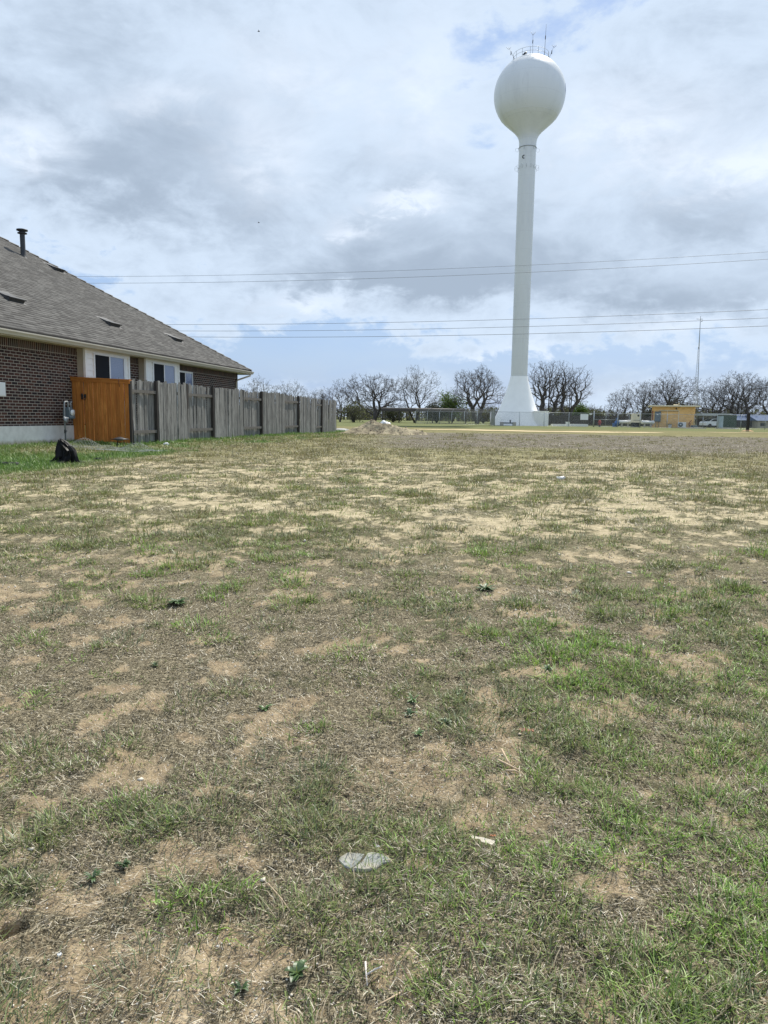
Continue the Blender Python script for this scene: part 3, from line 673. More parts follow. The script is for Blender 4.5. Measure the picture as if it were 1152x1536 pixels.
# window bays: boarded boxes with white trim round a sliding window
def bay(s0, s1, w0, w1):
    P = .27; z0, z1 = 1.30, ZS-.002
    lap = NT('lap_siding'); vv = lap.nd('ShaderNodeNewGeometry').outputs[0]; zz = lap.nd('ShaderNodeSeparateXYZ', {0: vv}).outputs[2]
    fr = lap.mth('FRACT', lap.mth('DIVIDE', zz, .17)); lap.bump(lap.mth('SUBTRACT', 1.0, fr), 1.0, .02)
    def sm(c): 
        tt = NT('painted_siding'); return tt
    base = MB(); nl = int((z1-z0)/.17)
    fb = MB()
    wbox(fb, s0+.02, s1-.02, .004, P-.02, z0, z1)
    for i in range(nl+1):      # lap boards: real wedge strips, on the front and the near side
        za = z0+i*.17; zb = min(z1, za+.17)
        if zb-za < .03: continue
        for c0, c1 in ((s0+.02, w0-.06), (w1+.06, s1-.02)):
            fb.face([wp(c0, P+.004, za), wp(c1, P+.004, za), wp(c1, P-.012, zb), wp(c0, P-.012, zb)]); fb.face([wp(c0, P-.018, za), wp(c1, P-.018, za), wp(c1, P+.004, za), wp(c0, P+.004, za)])
    o = hp(fb.build('bay_siding', M['white_trim']))
    for s, sg in ((s0, -1), (s1, 1)):
        sb = MB()
        for i in range(nl+1):
            za = z0+i*.17; zb = min(z1, za+.17); q = s
            pts = [wp(q+sg*.016, .004, za), wp(q+sg*.016, P-.05, za), wp(q, P-.05, zb), wp(q, .004, zb)]; sb.face(pts)
            sb.face([wp(q-sg*.02, .004, za), wp(q-sg*.02, P-.05, za), wp(q+sg*.016, P-.05, za), wp(q+sg*.016, .004, za)])
        wbox(sb, s-.0, s-sg*.02, .004, P-.05, z0, z1)
        x = sb.build('side_siding', M['tan_trim']); x.parent = o
    tr = MB()
    for c in (s0, s1): wbox(tr, c-.045, c+.045, P-.05, P+.022, z0, z1-.10)
    wbox(tr, s0-.045, s1+.045, P-.05, P+.024, z1-.10, z1); wbox(tr, s0-.045, s1+.045, P-.05, P+.024, z0-.08, z0)
    x = tr.build('corner_board', M['white_trim']); x.parent = o
    window(w0, w1, 2.0, 3.30, P, .02)
def window(w0, w1, z0, z1, P, proud, cover=True):
    fr = MB(); f = .05; o1 = P+proud
    wbox(fr, w0-.06, w0, P-.02, o1+.01, z0-.06, z1+.06); wbox(fr, w1, w1+.06, P-.02, o1+.01, z0-.06, z1+.06)
    wbox(fr, w0, w1, P-.02, o1+.01, z1, z1+.06); wbox(fr, w0, w1, P-.02, o1+.01, z0-.06, z0)
    m_ = (w0+w1)/2; wbox(fr, m_-.03, m_+.03, P-.015, o1+.004, z0, z1)
    o = hp(fr.build('window', M['white']))
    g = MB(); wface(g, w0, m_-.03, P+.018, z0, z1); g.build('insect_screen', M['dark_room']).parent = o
    g = MB()
    zz = z0
    while zz < z1-.005:        # blind slats
        zt = min(z1, zz+.05); g.face([wp(m_+.03, P+.008, zz), wp(w1, P+.008, zz), wp(w1, P+.001, zt), wp(m_+.03, P+.001, zt)]); zz += .05
    g.build('blind', M['blinds']).parent = o
    g = MB(); wface(g, m_+.03, w1, P+.014, z0, z1); g.build('pane', M['glass']).parent = o
bay(3.34, 5.68, 3.78, 5.36); bay(6.78, 9.12, 7.26, 8.76)
window(9.62, 10.75, 2.0, 3.16, 0.0, .02)
# roof vents and flue pipe: parts of the roof
def roof_frame():
    y = UW.copy(); z = roofn; x = y.cross(z).normalized(); return Matrix((x, y, z)).transposed()
RF = roof_frame()
for (px, py, w) in ((16, 450, .62), (165, 487, .62), (262, 510, .55), (83, 405, .5)):
    p = roof_hit(px, py); mb = MB()
    # slant-back exhaust vent: low wedge, open to the eave side
    def q(x, y, z): return p+th+RF @ Vector((x, y, z))
    w2 = w/2; A = [q(.20, -w2, .10), q(.20, w2, .10), q(-.28, w2, .012), q(-.28, -w2, .012)]; B = [q(.20, -w2, 0), q(.20, w2, 0), q(-.28, w2, 0), q(-.28, -w2, 0)]
    mb.face(A); mb.face([B[0], B[1], A[1], A[0]]); mb.face([B[1], B[2], A[2], A[1]]); mb.face([B[3], B[0], A[0], A[3]]); mb.face([B[2], B[3], A[3], A[2]])
    F2 = [q(.30, -w2-.06, .004), q(.30, w2+.06, .004), q(-.4, w2+.06, .004), q(-.4, -w2-.06, .004)]; mb.face(F2)
    mb.face([q(.225, -w2-.02, .085), q(.225, w2+.02, .085), q(.225, w2+.02, .12), q(.225, -w2-.02, .12)]); mb.face([q(.225, -w2-.02, .12), q(.225, w2+.02, .12), q(.05, w2+.02, .085), q(.05, -w2-.02, .085)])
    mb.build('roof_vent', M['vent']).parent = roof
p = roof_hit(35, 386); hpipe = (386-342)/F*p.y*.95
mb = MB(); mb.lathe([(.17, -.02), (.13, .05), (.085, .16), (.085, hpipe-.2), (.085, hpipe-.19), (.16, hpipe-.17), (.16, hpipe-.14), (.10, hpipe-.13), (.10, hpipe-.10), (.19, hpipe-.07), (.19, hpipe-.03), (.06, hpipe), (0, hpipe+.01)], p+Vector((0, 0, -.05)), 18)
mb.build('flue_pipe', M['dark_metal']).parent = roof
# white utility box on the wall at the left edge of the photograph
mb = MB(); wbox(mb, -.45, .12, .002, .14, 1.98, 2.32); mb2 = MB(); wbox(mb2, -.43, .10, .14, .155, 2.0, 2.30)
o = hp(mb.build('meter_box', M['white'])); x = mb2.build('cover_panel', M['white']); x.parent = o

# ------------------------------------------------------------------ fences
def fence_s(px, across=ACROSS_FENCE):
    """distance along the fence line where a photograph column meets it"""
    d = ray(px, 610); Y = across/(d.x*NW.x+NW.y); p = Vector((d.x*Y, Y, 0)); return p.dot(UW)
def fp(s, off=0.0, z=0.0): p = UW*s+NW*(ACROSS_FENCE+off); return Vector((p.x, p.y, z))
def picket(mb, s, off, z0, z1, w=.135, th=.018, lean=0.0, jut=0.0, seed=0):
    """dog-eared board standing in the fence line"""
    e = .028; pts = [(0, 0), (w, 0), (w, z1-z0-e), (w-e, z1-z0), (e, z1-z0), (0, z1-z0-e)]
    du = random.uniform(0, 9)
    u0 = seed*.14
    f = [fp(s+x+lean*y, off+jut*y/2, z0+y) for x, y in pts]; bk = [p-NW*th for p in f]; uv = [(u0+x*.99+.002, y+du) for x, y in pts]
    mb.face(f, uv); mb.face(bk[::-1], uv[::-1])
    for i in range(6): j = (i+1) % 6; mb.face([f[i], bk[i], bk[j], f[j]], [uv[i], (uv[i][0]+.001, uv[i][1]), (uv[j][0]+.001, uv[j][1]), uv[j]])
s0 = fence_s(197); s9 = fence_s(503.5)
fence = empty('wooden_fence', fp(s0, 0, gz(*fp(s0).xy)), label='long weathered grey picket fence running back beside the brick house', cat='fence')
def fpar(o): o.parent = fence; o.matrix_parent_inverse = Matrix.Translation(-fence.location); return o
bounds = [fence_s(x) for x in (197, 236, 281, 320, 364, 393, 425.5, 448, 472.5, 483, 503.5)]
for i in range(10):
    a_, b_ = bounds[i], bounds[i+1]; front = i % 2 == 1
    o_ = .055 if front else -.055
    mb = MB(); s = a_; k_ = i*40
    hgt = 1.83
    while s < b_-.03:
        w = min(.137+random.uniform(-.004, .004), b_-s); zb = gz(*fp(s).xy)+random.uniform(-.02, .05)
        ln = random.gauss(0, .008)+(.018 if i == 7 else 0); top = zb*0+gz(*fp(s).xy)+hgt+random.uniform(-.045, .03)-(.03 if i in (4, 6) else 0)
        picket(mb, s, o_+random.uniform(-.008, .012), zb, top, w-random.uniform(.004, .016), lean=ln, jut=random.gauss(.0, .014), seed=k_); s += w; k_ += 1
    fpar(mb.build('fence_panel', M['grey_wood']))
    for zr in (.35, 1.50):
        mb = MB(); gm = gz(*fp((a_+b_)/2).xy); mb.box(fp((a_+b_)/2, .0, gm+zr), (.04, b_-a_-.02, .088), rz=HA)
        ob = mb.build('rail', M['grey_rail']); fpar(ob)
for i, s in enumerate(bounds[1:]):
    mb = MB(); g_ = gz(*fp(s).xy); back = i == 9
    mb.box(fp(s-(.05 if not back else .0), .0 if not back else -.05, g_+.9), (.10, .10, 1.86-(.1 if back else 0)), rz=HA); fpar(mb.build('post', M['post_wood']))
# cedar gate between the wall corner and the fence
sg = (wp(3.06) ); GL = Vector((sg.x, sg.y, 0)); GR = fp(s0-.02, .02); GR.z = 0
gate = empty('cedar_gate', (GL.x, GL.y, gz(GL.x, GL.y)), label='orange stained cedar gate closing the gap between the house and the grey fence', cat='gate')
def gpar(o): o.parent = gate; o.matrix_parent_inverse = Matrix.Translation(-gate.location); return o
gd = (GR-GL); GLn = gd.length; gd.normalize(); gn = Vector((gd.y, -gd.x, 0))
def gp(t, off, z): return GL+gd*t+gn*off+Vector((0, 0, z))
gza, gzb = gz(GL.x, GL.y)+.05, gz(GR.x, GR.y)+.0
ztop = lambda t: 2.62+(2.545-2.62)*t/GLn
zbot = lambda t: gza+(gzb-gza)*t/GLn+.03
def boards(t0, t1, off):
    mb = MB(); t = t0; k_ = int(t0*20)
    while t < t1-.02:
        w = min(.14, t1-t); z0 = zbot(t); z1 = ztop(t)-.05; pts = [(t+.005, z0), (t+w-.005, z0), (t+w-.005, z1), (t+.005, z1)]; oo = off+random.uniform(-.006, .006)
        f = [gp(x, oo, z) for x, z in pts]; bk = [p-gn*.018 for p in f]; uv = [(k_*.14+(x-t)*.99, z+k_*1.7) for x, z in pts]
        mb.face(f, uv); mb.face(bk[::-1], uv[::-1])
        for i in range(4): j = (i+1) % 4; mb.face([f[i], bk[i], bk[j], f[j]], [uv[i], uv[i], uv[j], uv[j]])
        t += .14; k_ += 1
    return mb
tj = .40
gpar(boards(0.02, tj-.015, .05).build('side_panel', M['cedar']))
leaf = gpar(boards(tj+.015, GLn-.04, .05).build('gate_leaf', M['cedar']))
mb = MB()
for (t0, t1) in ((0, GLn*.82), (GLn*.82+.02, GLn)):
    tm = (t0+t1)/2; sl = math.atan2(ztop(t1)-ztop(t0), t1-t0)
    P4 = [gp(t0, -.03, ztop(t0)-.035), gp(t1, -.03, ztop(t1)-.035), gp(t1, .09, ztop(t1)-.035), gp(t0, .09, ztop(t0)-.035)]; Q4 = [p+Vector((0, 0, .035)) for p in P4]
    mb.face(Q4); mb.face(P4[::-1])
    for i in range(4): j = (i+1) % 4; mb.face([P4[i], P4[j], Q4[j], Q4[i]], [(0, 0), (0, 1), (.03, 1), (.03, 0)])
    P4 = [gp(t0, .072, ztop(t0)-.12), gp(t1, .072, ztop(t1)-.12), gp(t1, .072, ztop(t1)-.036), gp(t0, .072, ztop(t0)-.036)]; mb.face(P4, [(0, t0), (0, t1), (.09, t1), (.09, t0)])
    Q4 = [p-gn*.02 for p in P4]; mb.face(Q4[::-1]); mb.face([P4[0], Q4[0], Q4[1], P4[1]]); mb.face([P4[0], P4[3], Q4[3], Q4[0]]); mb.face([P4[1], Q4[1], Q4[2], P4[2]])
gpar(mb.build('cap_rail', M['cedar']))
mb = MB(); mb.tube([gp(tj-.07, .085, 2.08), gp(tj+.09, .085, 2.08)], .012, 6); mb.box(gp(tj+.05, .07, 2.08), (.06, .03, .10), rz=math.atan2(gd.y, gd.x)); mb.box(gp(tj-.04, .07, 2.07), (.05, .03, .16), rz=math.atan2(gd.y, gd.x)); mb.ring(gp(tj+.05, .10, 2.0), .035, .007, 16, 5, Matrix.Rotation(R_(90), 3, 'X'))
mb.build('latch', M['dark_metal']).parent = leaf; leaf.children[0].matrix_parent_inverse = Matrix()
mb = MB(); tm = GLn*.82+.01
mb.tube([gp(tm, .08, ztop(tm)+.04), gp(tm, .085, ztop(tm)-.10), gp(tm+.02, .08, ztop(tm)-.22)], .006, 6)
mb.build('pull_cord', M['dark_metal']).parent = leaf
for ob in (gate,): pass
for t_ in (.015, GLn-.03):
    mb = MB(); mb.box(gp(t_, .0, (zbot(t_)+ztop(t_))/2-.02), (.075, .075, ztop(t_)-zbot(t_)-.06), rz=math.atan2(gd.y, gd.x))
    gpar(mb.build('post', M['post_wood']))

# ------------------------------------------------------------------ small things by the house
def gas_meter():
    g = ground_hit(98, 668); c = wp(2.35, .32); c.z = gz(c.x, c.y); r = empty('gas_meter', c, HA, label='grey gas meter on its riser pipe beside the white slab', cat='gas meter')
    mb = MB(); mb.box((0, .03, .80), (.20, .26, .24)); mb.box((0, .03, .95), (.14, .20, .08), taper=.7); mb.lathe([(0, -.06), (.11, -.05), (.12, 0), (.11, .05), (0, .06)], (0.02, .03, .72), 16); mb.build('meter_body', M['panel_grey'], r)
    mb = MB(); mb.lathe([(0, .0), (.085, .0), (.085, .03), (.0, .035)], (0, 0, 0), 18); o = mb.build('dial', M['white'], r); o.rotation_euler = (0, R_(90), 0); o.location = (.10, .03, .84)
    mb = MB(); mb.tube([(0, -.17, .0), (0, -.17, 1.08), (0, -.13, 1.14), (0, -.02, 1.14), (0, .0, 1.08), (0, .0, .98)], .021, 8); mb.tube([(0, .12, .98), (0, .12, 1.10), (0, .17, 1.14), (-.15, .22, 1.14), (-.3, .22, 1.14)], .021, 8); mb.build('pipe', M['galv_dull'], r)
    mb = MB(); mb.lathe([(0, -.03), (.06, -.03), (.095, -.015), (.095, .015), (.06, .03), (.03, .05), (.03, .08), (0, .08)], (0, 0, 0), 18); o = mb.build('regulator', M['galv_dull'], r); o.rotation_euler = (0, R_(70), 0); o.location = (.05, -.19, .66)
    mb = MB(); mb.box((0, -.17, .33), (.03, .05, .10)); mb.box((.03, -.17, .34), (.05, .02, .02)); mb.build('valve', M['dark_metal'], r)
gas_meter()
def lumpy(name, pts, mat, n=3, seed=1, amp=.1, **k):
    """closed crumpled body from stacked rings: pts = (z, rx, ry, ox, oy)"""
    N = 28; mb = MB(); rr = random.Random(seed); rings = []
    for z, rx, ry, ox, oy in pts:
        ph = rr.random()*6; ring_ = []
        for i in range(N):
            a = 2*math.pi*i/N; f = 1+amp*math.sin(5*a+ph)+amp*.7*math.sin(9*a+ph*2+z*9)+rr.uniform(-amp, amp)*.5; ring_.append(Vector((ox+rx*f*math.cos(a), oy+ry*f*math.sin(a), z+rr.uniform(-.01, .01))))
        rings.append(ring_)
    for r0_, r1_ in zip(rings, rings[1:]):
        for i in range(N): j = (i+1) % N; mb.face([r0_[i], r0_[j], r1_[j], r1_[i]])
    mb.face(rings[-1]); return mb.build(name, mat, **k)
g = ground_hit(97, 695)
bagm = plain('black_bin_liner', (.004, .004, .0045), .5, 0, .3, 10, .5, spec=.2)
bag = lumpy('black_bag', [(-.01, .27, .22, -.03, 0), (.05, .24, .19, 0, 0), (.14, .19, .15, .04, 0), (.26, .16, .14, .03, .02), (.36, .12, .12, .0, .02), (.43, .08, .08, -.03, .01), (.47, .05, .05, -.05, 0), (.49, .01, .01, -.06, 0)], bagm, seed=4, amp=.2, label='black plastic sack slumped on the lawn in front of the gas meter', cat='bag'); bag.location = g
mb = MB(); rr = random.Random(3)
for i in range(14):      # torn skirts of plastic spreading on the grass
    a = i*.7+rr.random(); L_ = rr.uniform(.2, .48); w_ = rr.uniform(.03, .09); dx, dy = math.cos(a), math.sin(a)
    P = [Vector((dx*.12-dy*w_, dy*.12+dx*w_, .10)), Vector((dx*.12+dy*w_, dy*.12-dx*w_, .09)), Vector((dx*L_+dy*w_*.5, dy*L_-dx*w_*.5, .02)), Vector((dx*L_*1.05-dy*w_*.3, dy*L_*1.05+dx*w_*.3, .015))]
    mb.face(P); mb.face([p-Vector((0, 0, .015)) for p in P[::-1]])
x = mb.build('torn_flap', bagm, bag)
# loose poultry-wire netting lying on the grass
def wire_netting():
    c = ground_hit(160, 676); r = empty('wire_netting', c, HA, label='crumpled sheet of wire netting lying on the grass before the cedar gate', cat='wire netting')
    mb = MB(); rr = random.Random(5); nx, ny, st = 26, 12, .092
    H = {}
    for i in range(nx+1):
        for j in range(ny+1):
            x = -1.1+i*st; y = -.5+j*st; wx, wy = c.x+x*.98+.186*y, c.y-.186*x+y*.98
            h = .03+.07*float(fbm(np.float64(wx), np.float64(wy), 3.1, 61, 2))+.16*max(0, math.sin(i*.4+.5))*math.exp(-((j-10)/2.5)**2)
            H[i, j] = Vector((x+rr.uniform(-.008, .008), y+rr.uniform(-.008, .008), gz(wx, wy)-c.z+h))
    for i in range(nx):
        for j in range(ny):
            mb.tube([H[i, j], H[i+1, j+1]], .0017, 3, cap=False); mb.tube([H[i+1, j], H[i, j+1]], .0017, 3, cap=False)
    mb.build('wire_mesh', M['galv_dull'], r)
wire_netting()
g = ground_hit(201, 669); mb = MB(); mb.tube([g, g+Vector((.0, 0, .72))], .012, 6); mb.box(g+Vector((0, 0, .05)), (.03, .03, .1)); mb.build('metal_stake', M['black_plastic'], label='thin black stake standing by the first grey fence panel', cat='stake')
g = ground_hit(180, 672); r = empty('plant_stand', g, label='small black bowl stand in front of the cedar gate', cat='plant stand')
mb = MB(); mb.lathe([(0, .20), (.06, .19), (.14, .215), (.235, .225), (.24, .235), (.14, .25), (.07, .28), (.0, .29)], (0, 0, 0), 20); mb.build('bowl', M['dark_metal'], r)
for k_ in range(3):
    a = k_*2.1+.4; mb = MB(); mb.tube([(math.cos(a)*.16, math.sin(a)*.16, 0), (math.cos(a)*.09, math.sin(a)*.09, .2)], .007, 5); mb.build('leg', M['dark_metal'], r)
g = ground_hit(147, 690); o = lumpy('rubber_scrap', [(-.01, .10, .05, 0, 0), (.02, .09, .045, 0, 0), (.04, .05, .03, .01, 0), (.045, .01, .01, .01, 0)], M['black_plastic'], seed=9, label='small flat black scrap lying in the wire netting', cat='scrap'); o.location = g
g = ground_hit(10, 697); o = lumpy('dark_cloth', [(-.01, .34, .08, 0, 0), (.02, .30, .07, 0, 0), (.045, .2, .05, .03, 0), (.05, .02, .02, .01, 0)], plain('grey_cloth', (.06, .058, .055), .9), seed=12, label='low dark rag on the lawn by the left photo edge', cat='rag'); o.location = g
g = ground_hit(249, 667.5); o = lumpy('white_stone', [(-.01, .10, .06, 0, 0), (.03, .09, .06, 0, 0), (.065, .04, .03, .01, 0), (.07, .01, .01, .01, 0)], M['white'], seed=14, amp=.06, label='white stone at the foot of the grey fence', cat='stone'); o.location = g

# ------------------------------------------------------------------ water tower
TY = 105.0; tb = at(776.0, 638, TY); TB = Vector((tb.x, TY, gz(tb.x, TY)))
tower = empty('water_tower', TB, label='tall white ball-topped water tower on a flared base', cat='water tower')
prof = [(3.75, 0), (3.72, .05), (3.25, 1.0), (2.80, 2.0), (2.38, 3.0), (1.98, 4.1), (1.62, 5.2), (1.30, 6.3), (1.20, 6.9)]
mb = MB(); mb.lathe(prof, n=48); mb.build('skirt', M['skirt'], tower)
prof = [(1.145, 6.85), (1.145, 12), (1.15, 22), (1.15, 30), (1.15, 37.6)]
mb = MB(); mb.lathe(prof, n=48)
for z in (9.2, 11.6, 14, 16.4, 18.8, 21.2, 23.6, 26, 28.4, 30.8, 33.2, 35.6): mb.lathe([(1.15, z-.02), (1.156, z-.01), (1.156, z+.01), (1.15, z+.02)], n=48)
mb.build('column', M['tower'], tower)
CZ, RB = 44.15, 4.74; prof = [(1.152, 37.6), (1.17, 38.1), (1.24, 38.5), (1.45, 38.95), (1.9, 39.5)]
a0 = -49
for k_ in range(0, 41):
    a = R_(a0+(90-a0)*k_/40); prof.append((max(0.0, RB*math.cos(a)), CZ+RB*math.sin(a)))
mb = MB(); mb.lathe(prof, n=72)
for a in (-38, 52): 
    a = R_(a); r_ = RB*math.cos(a); z = CZ+RB*math.sin(a); mb.ring((0, 0, z), r_+.0, .022, 72, 5)
tank = mb.build('tank', M['tower'], tower)
mb = MB()     # the blue town lettering patch that wraps out of sight at the right limb
for k_ in range(5):
    for j in range(4):
        a = R_(-22+k_*5); e = R_(-2+j*3.2); 
        def sp_(a, e): return Vector((RB+.006, 0, 0)).normalized()*0+Vector(((RB+.008)*math.cos(e)*math.cos(a), (RB+.008)*math.cos(e)*math.sin(a), CZ+(RB+.008)*math.sin(e)))
        if (k_, j) in ((1, 1), (1, 2), (3, 2)): continue
        a1, e1 = a+R_(4.4), e+R_(3.2); mb.face([sp_(a, e), sp_(a1, e), sp_(a1, e1), sp_(a, e1)])
mb.build('blue_marking', M['logo_blue'], tank)
mb = MB(); rz_ = 2.35; zt = CZ+math.sqrt(RB**2-rz_**2)
for h in (.45, .9): mb.ring((0, 0, zt+h), rz_, .02, 40, 5)
for k_ in range(14):
    a = 2*math.pi*k_/14; mb.tube([(rz_*math.cos(a), rz_*math.sin(a), zt-.03), (rz_*math.cos(a), rz_*math.sin(a), zt+.9)], .025, 5)
mb.build('guard_rail', M['galv_dull'], tower)
for ax, ay, bx, bz, th_ in ((-2.2, -.6, -3.1, 1.5, .022), (-.2, -2.3, -.25, 2.6, .022), (1.45, -1.7, 1.55, 3.9, .028), (2.2, -.5, 2.95, 1.9, .022)):
    mb = MB(); mb.tube([(ax, ay, zt+.0), (bx, ay, zt+bz)], [th_, th_*.6], 6); k2 = zt+bz*.62; xm = ax+(bx-ax)*.62
    mb.tube([(xm-.02, ay, k2-.35), (xm+.0, ay, k2+.1)], .055, 6)
    if bz < 3.5:
        for dd in (-.32, .32): mb.tube([(bx, ay, zt+bz*.86), (bx+dd, ay, zt+bz*1.02)], .018, 4)
    mb.build('antenna', M['dark_metal'], tower)
mb = MB(); mb.tube([(-1.45, -1.5, zt-.0), (-1.1, -1.9, zt+.28), (-.9, -1.9, zt+.3)], .12, 8); mb.build('roof_hatch', M['dark_metal'], tower)
for zz in (37.0, 33.6+1.0): pass
for zz in (37.35, 35.0):
    if zz > 36: mb = MB(); mb.ring((0, 0, zz), 1.19, .04, 40, 5); mb.build('collar_ring', M['galv_dull'], tower)
    for k_ in range(6 if zz > 36 else 14):
        mb = MB(); a = 2*math.pi*k_/(6 if zz > 36 else 14); mb.ring((1.42*math.cos(a), 1.42*math.sin(a), zz-.25), .24, .012, 12, 4, Matrix.Rotation(a, 3, 'Z') @ Matrix.Rotation(R_(90), 3, 'X'))
        mb.build('bracket_loop', M['galv_dull'], tower)
mb = MB(); mb.ring((-.62, -.98, 35.95), .20, .05, 14, 5, Matrix.Rotation(R_(90), 3, 'X')); mb.build('port_hole', M['dark_metal'], tower)
# white shed-like vault against the base
mb = MB(); mb.box((2.75, -2.2, 1.0), (2.0, 1.4, 2.02)); mb.box((2.75, -2.2, 2.04), (2.1, 1.5, .06)); mb.box((2.6, -2.915, .85), (.85, .03, 1.6)); mb.build('entry_box', M['skirt'], tower)

# ------------------------------------------------------------------ utility compound
def on_ground(px, Y):
    d = ray(px, 635); x = d.x*Y; return Vector((x, Y, gz(x, Y)))
# chain-link fence: posts, rails and woven wire
def chain_fence(pts, label, H=1.85, step=3.1, barbed=False, cell=.085):
    r = empty('chain_link_fence', (pts[0].x, pts[0].y, pts[0].z), label=label, cat='chain link fence', group=None)
    o_ = r.location
    posts = []; mesh = MB(); rails = MB()
    for a, b in zip(pts, pts[1:]):
        L_ = (b-a).length; n = max(1, round(L_/step))
        for i in range(n+1):
            p = a.lerp(b, i/n)
            if not posts or (posts[-1]-p).length > .3: posts.append(p)
        rails.tube([a+Vector((0, 0, H))-o_, b+Vector((0, 0, H))-o_], .024, 6); rails.tube([a+Vector((0, 0, .06))-o_, b+Vector((0, 0, .06))-o_], .008, 4)
        k_ = int(L_/(cell)); dr = (b-a)/L_; hz = Vector((0, 0, H-.05))
        run = H*.9
        for i in range(k_):
            p = a+dr*(i*cell)-o_+Vector((0, 0, .05))
            for sg_ in (1, -1):
                q0, q1 = i*cell, i*cell+sg_*run; z1_ = H-.05
                if q1 > L_: z1_ *= (L_-q0)/run; q1 = L_
                if q1 < 0: z1_ *= q0/run; q1 = 0
                if z1_ > .06: mesh.tube([a+dr*q0-o_+Vector((0, 0, .05)), a+dr*q1-o_+Vector((0, 0, .05+z1_))], .0034, 3, cap=False, smooth=False)
    for p in posts[:95]:
        m_ = MB(); m_.tube([p-o_-Vector((0, 0, .1)), p-o_+Vector((0, 0, H+.06))], .036, 8)
        if barbed: m_.tube([p-o_+Vector((0, 0, H)), p-o_+Vector((.25, -.12, H+.33))], .022, 5)
        m_.build('post', M['galv'], r)
    rails.build('rail', M['galv'], r); mesh.build('wire_mesh', M['galv_dull'], r)
    if barbed:
        bw = MB()
        for k_ in (.33, .66, 1.0):
            for a, b in zip(pts, pts[1:]): bw.tube([a-o_+Vector((.25*k_, -.12*k_, H+.33*k_)), b-o_+Vector((.25*k_, -.12*k_, H+.33*k_))], .008, 3, cap=False)
        bw.build('barbed_wire', M['galv_dull'], r)
    return r
FR = [on_ground(742, 99), on_ground(890, 99)]; FR2 = [on_ground(960, 98.5), on_ground(1041, 99.5)]; FR3 = [on_ground(1041, 99.5), on_ground(1185, 95)]
chain_fence([on_ground(623, 112), on_ground(735, 106), FR[0]], 'chain link fence with barbed arms left of the tower base', H=1.85, step=2.1, barbed=True, cell=.06)
chain_fence(FR, 'chain link fence crossing in front of the tower base', step=3.4)
chain_fence(FR2, 'chain link fence run in front of the yellow pump house')
chain_fence(FR3, 'chain link fence run in front of the dark green shed')
# double swing gate of the compound
r = empty('compound_gate', on_ground(890, 99), label='double swing chain link gate between the hydrant and white generator', cat='gate'); o_ = r.location
for (xa, xb) in ((891, 926), (926.6, 960)):
    a = on_ground(xa, 98.8)-o_; b = on_ground(xb, 98.6)-o_; m_ = MB()
    for z in (.08, 1.0, 1.85): m_.tube([a+Vector((0, 0, z)), b+Vector((0, 0, z))], .024, 6)
    for p in (a, b, (a+b)/2): m_.tube([p+Vector((0, 0, .08)), p+Vector((0, 0, 1.87))], .024 if p is not (a+b)/2 else .02, 6)
    o = m_.build('gate_leaf', M['galv'], r)
    w_ = MB(); L_ = (b-a).length; dr = (b-a)/L_
    for i in range(int(L_/.09)):
        q0 = i*.09
        for sg_ in (1, -1):
            q1 = q0+sg_*1.6; z1_ = 1.75
            if q1 > L_: z1_ *= (L_-q0)/1.6; q1 = L_
            if q1 < 0: z1_ *= q0/1.6; q1 = 0
            if z1_ > .06: w_.tube([a+dr*q0+Vector((0, 0, .08)), a+dr*q1+Vector((0, 0, .08+z1_))], .0034, 3, cap=False, smooth=False)
    w_.build('wire_mesh', M['galv_dull'], o)
for xp in (890.5, 960): m_ = MB(); m_.tube([on_ground(xp, 98.8)-o_, on_ground(xp, 98.8)-o_+Vector((0, 0, 2.15))], .06, 8); m_.build('post', M['galv'], r)
p = on_ground(876, 98.9); m_ = MB(); m_.box(p+Vector((0, 0, 1.32)), (1.05, .02, .78)); sgn = m_.build('notice_sign', M['white'], label='blank white notice board wired to the fence left of the hydrant', cat='sign')
p = on_ground(907.5-22, 98.9); m_ = MB(); m_.box(p+Vector((0, 0, 1.72)), (.35, .02, .16)); m_.build('small_sign', M['white'], label='tiny white plate on top of the fence by the gate post', cat='sign')
# red hydrant
def hydrant():
    r = empty('fire_hydrant', on_ground(899.5, 102), label='red fire hydrant with a black foot inside the compound', cat='hydrant')
    m_ = MB(); m_.lathe([(.0, 0), (.13, 0), (.13, .30), (0, .30)], n=14); m_.build('foot', M['black_plastic'], r)
    m_ = MB(); m_.lathe([(0, .30), (.20, .30), (.20, .34), (.14, .36), (.14, .72), (.19, .74), (.19, .78), (.15, .80), (.11, .92), (.03, .97), (.03, 1.03), (0, 1.03)], n=14); m_.build('barrel', M['red'], r)
    for sx in (-1, 1): m_ = MB(); m_.tube([(sx*.12, 0, .62), (sx*.26, 0, .62)], .07, 10); m_.build('outlet_cap', M['red'], r)
    m_ = MB(); m_.tube([(0, -.12, .56), (0, -.27, .56)], .09, 10); m_.build('pumper_cap', M['red'], r)
hydrant()
r = empty('blue_valve', on_ground(925, 103), label='blue valve standing at the end of the white pipe', cat='valve')
m_ = MB(); m_.lathe([(.16, 0), (.16, .1), (.28, .12), (.28, .75), (.16, .8), (.16, .95), (.05, 1.0), (.05, 1.25), (0, 1.25)], n=14); m_.box((-.35, 0, .3), (.4, .3, .5)); m_.build('valve_body', M['blue'], r); m_ = MB(); m_.ring((0, 0, 1.2), .2, .025, 18, 5); m_.build('hand_wheel', M['blue'], r)
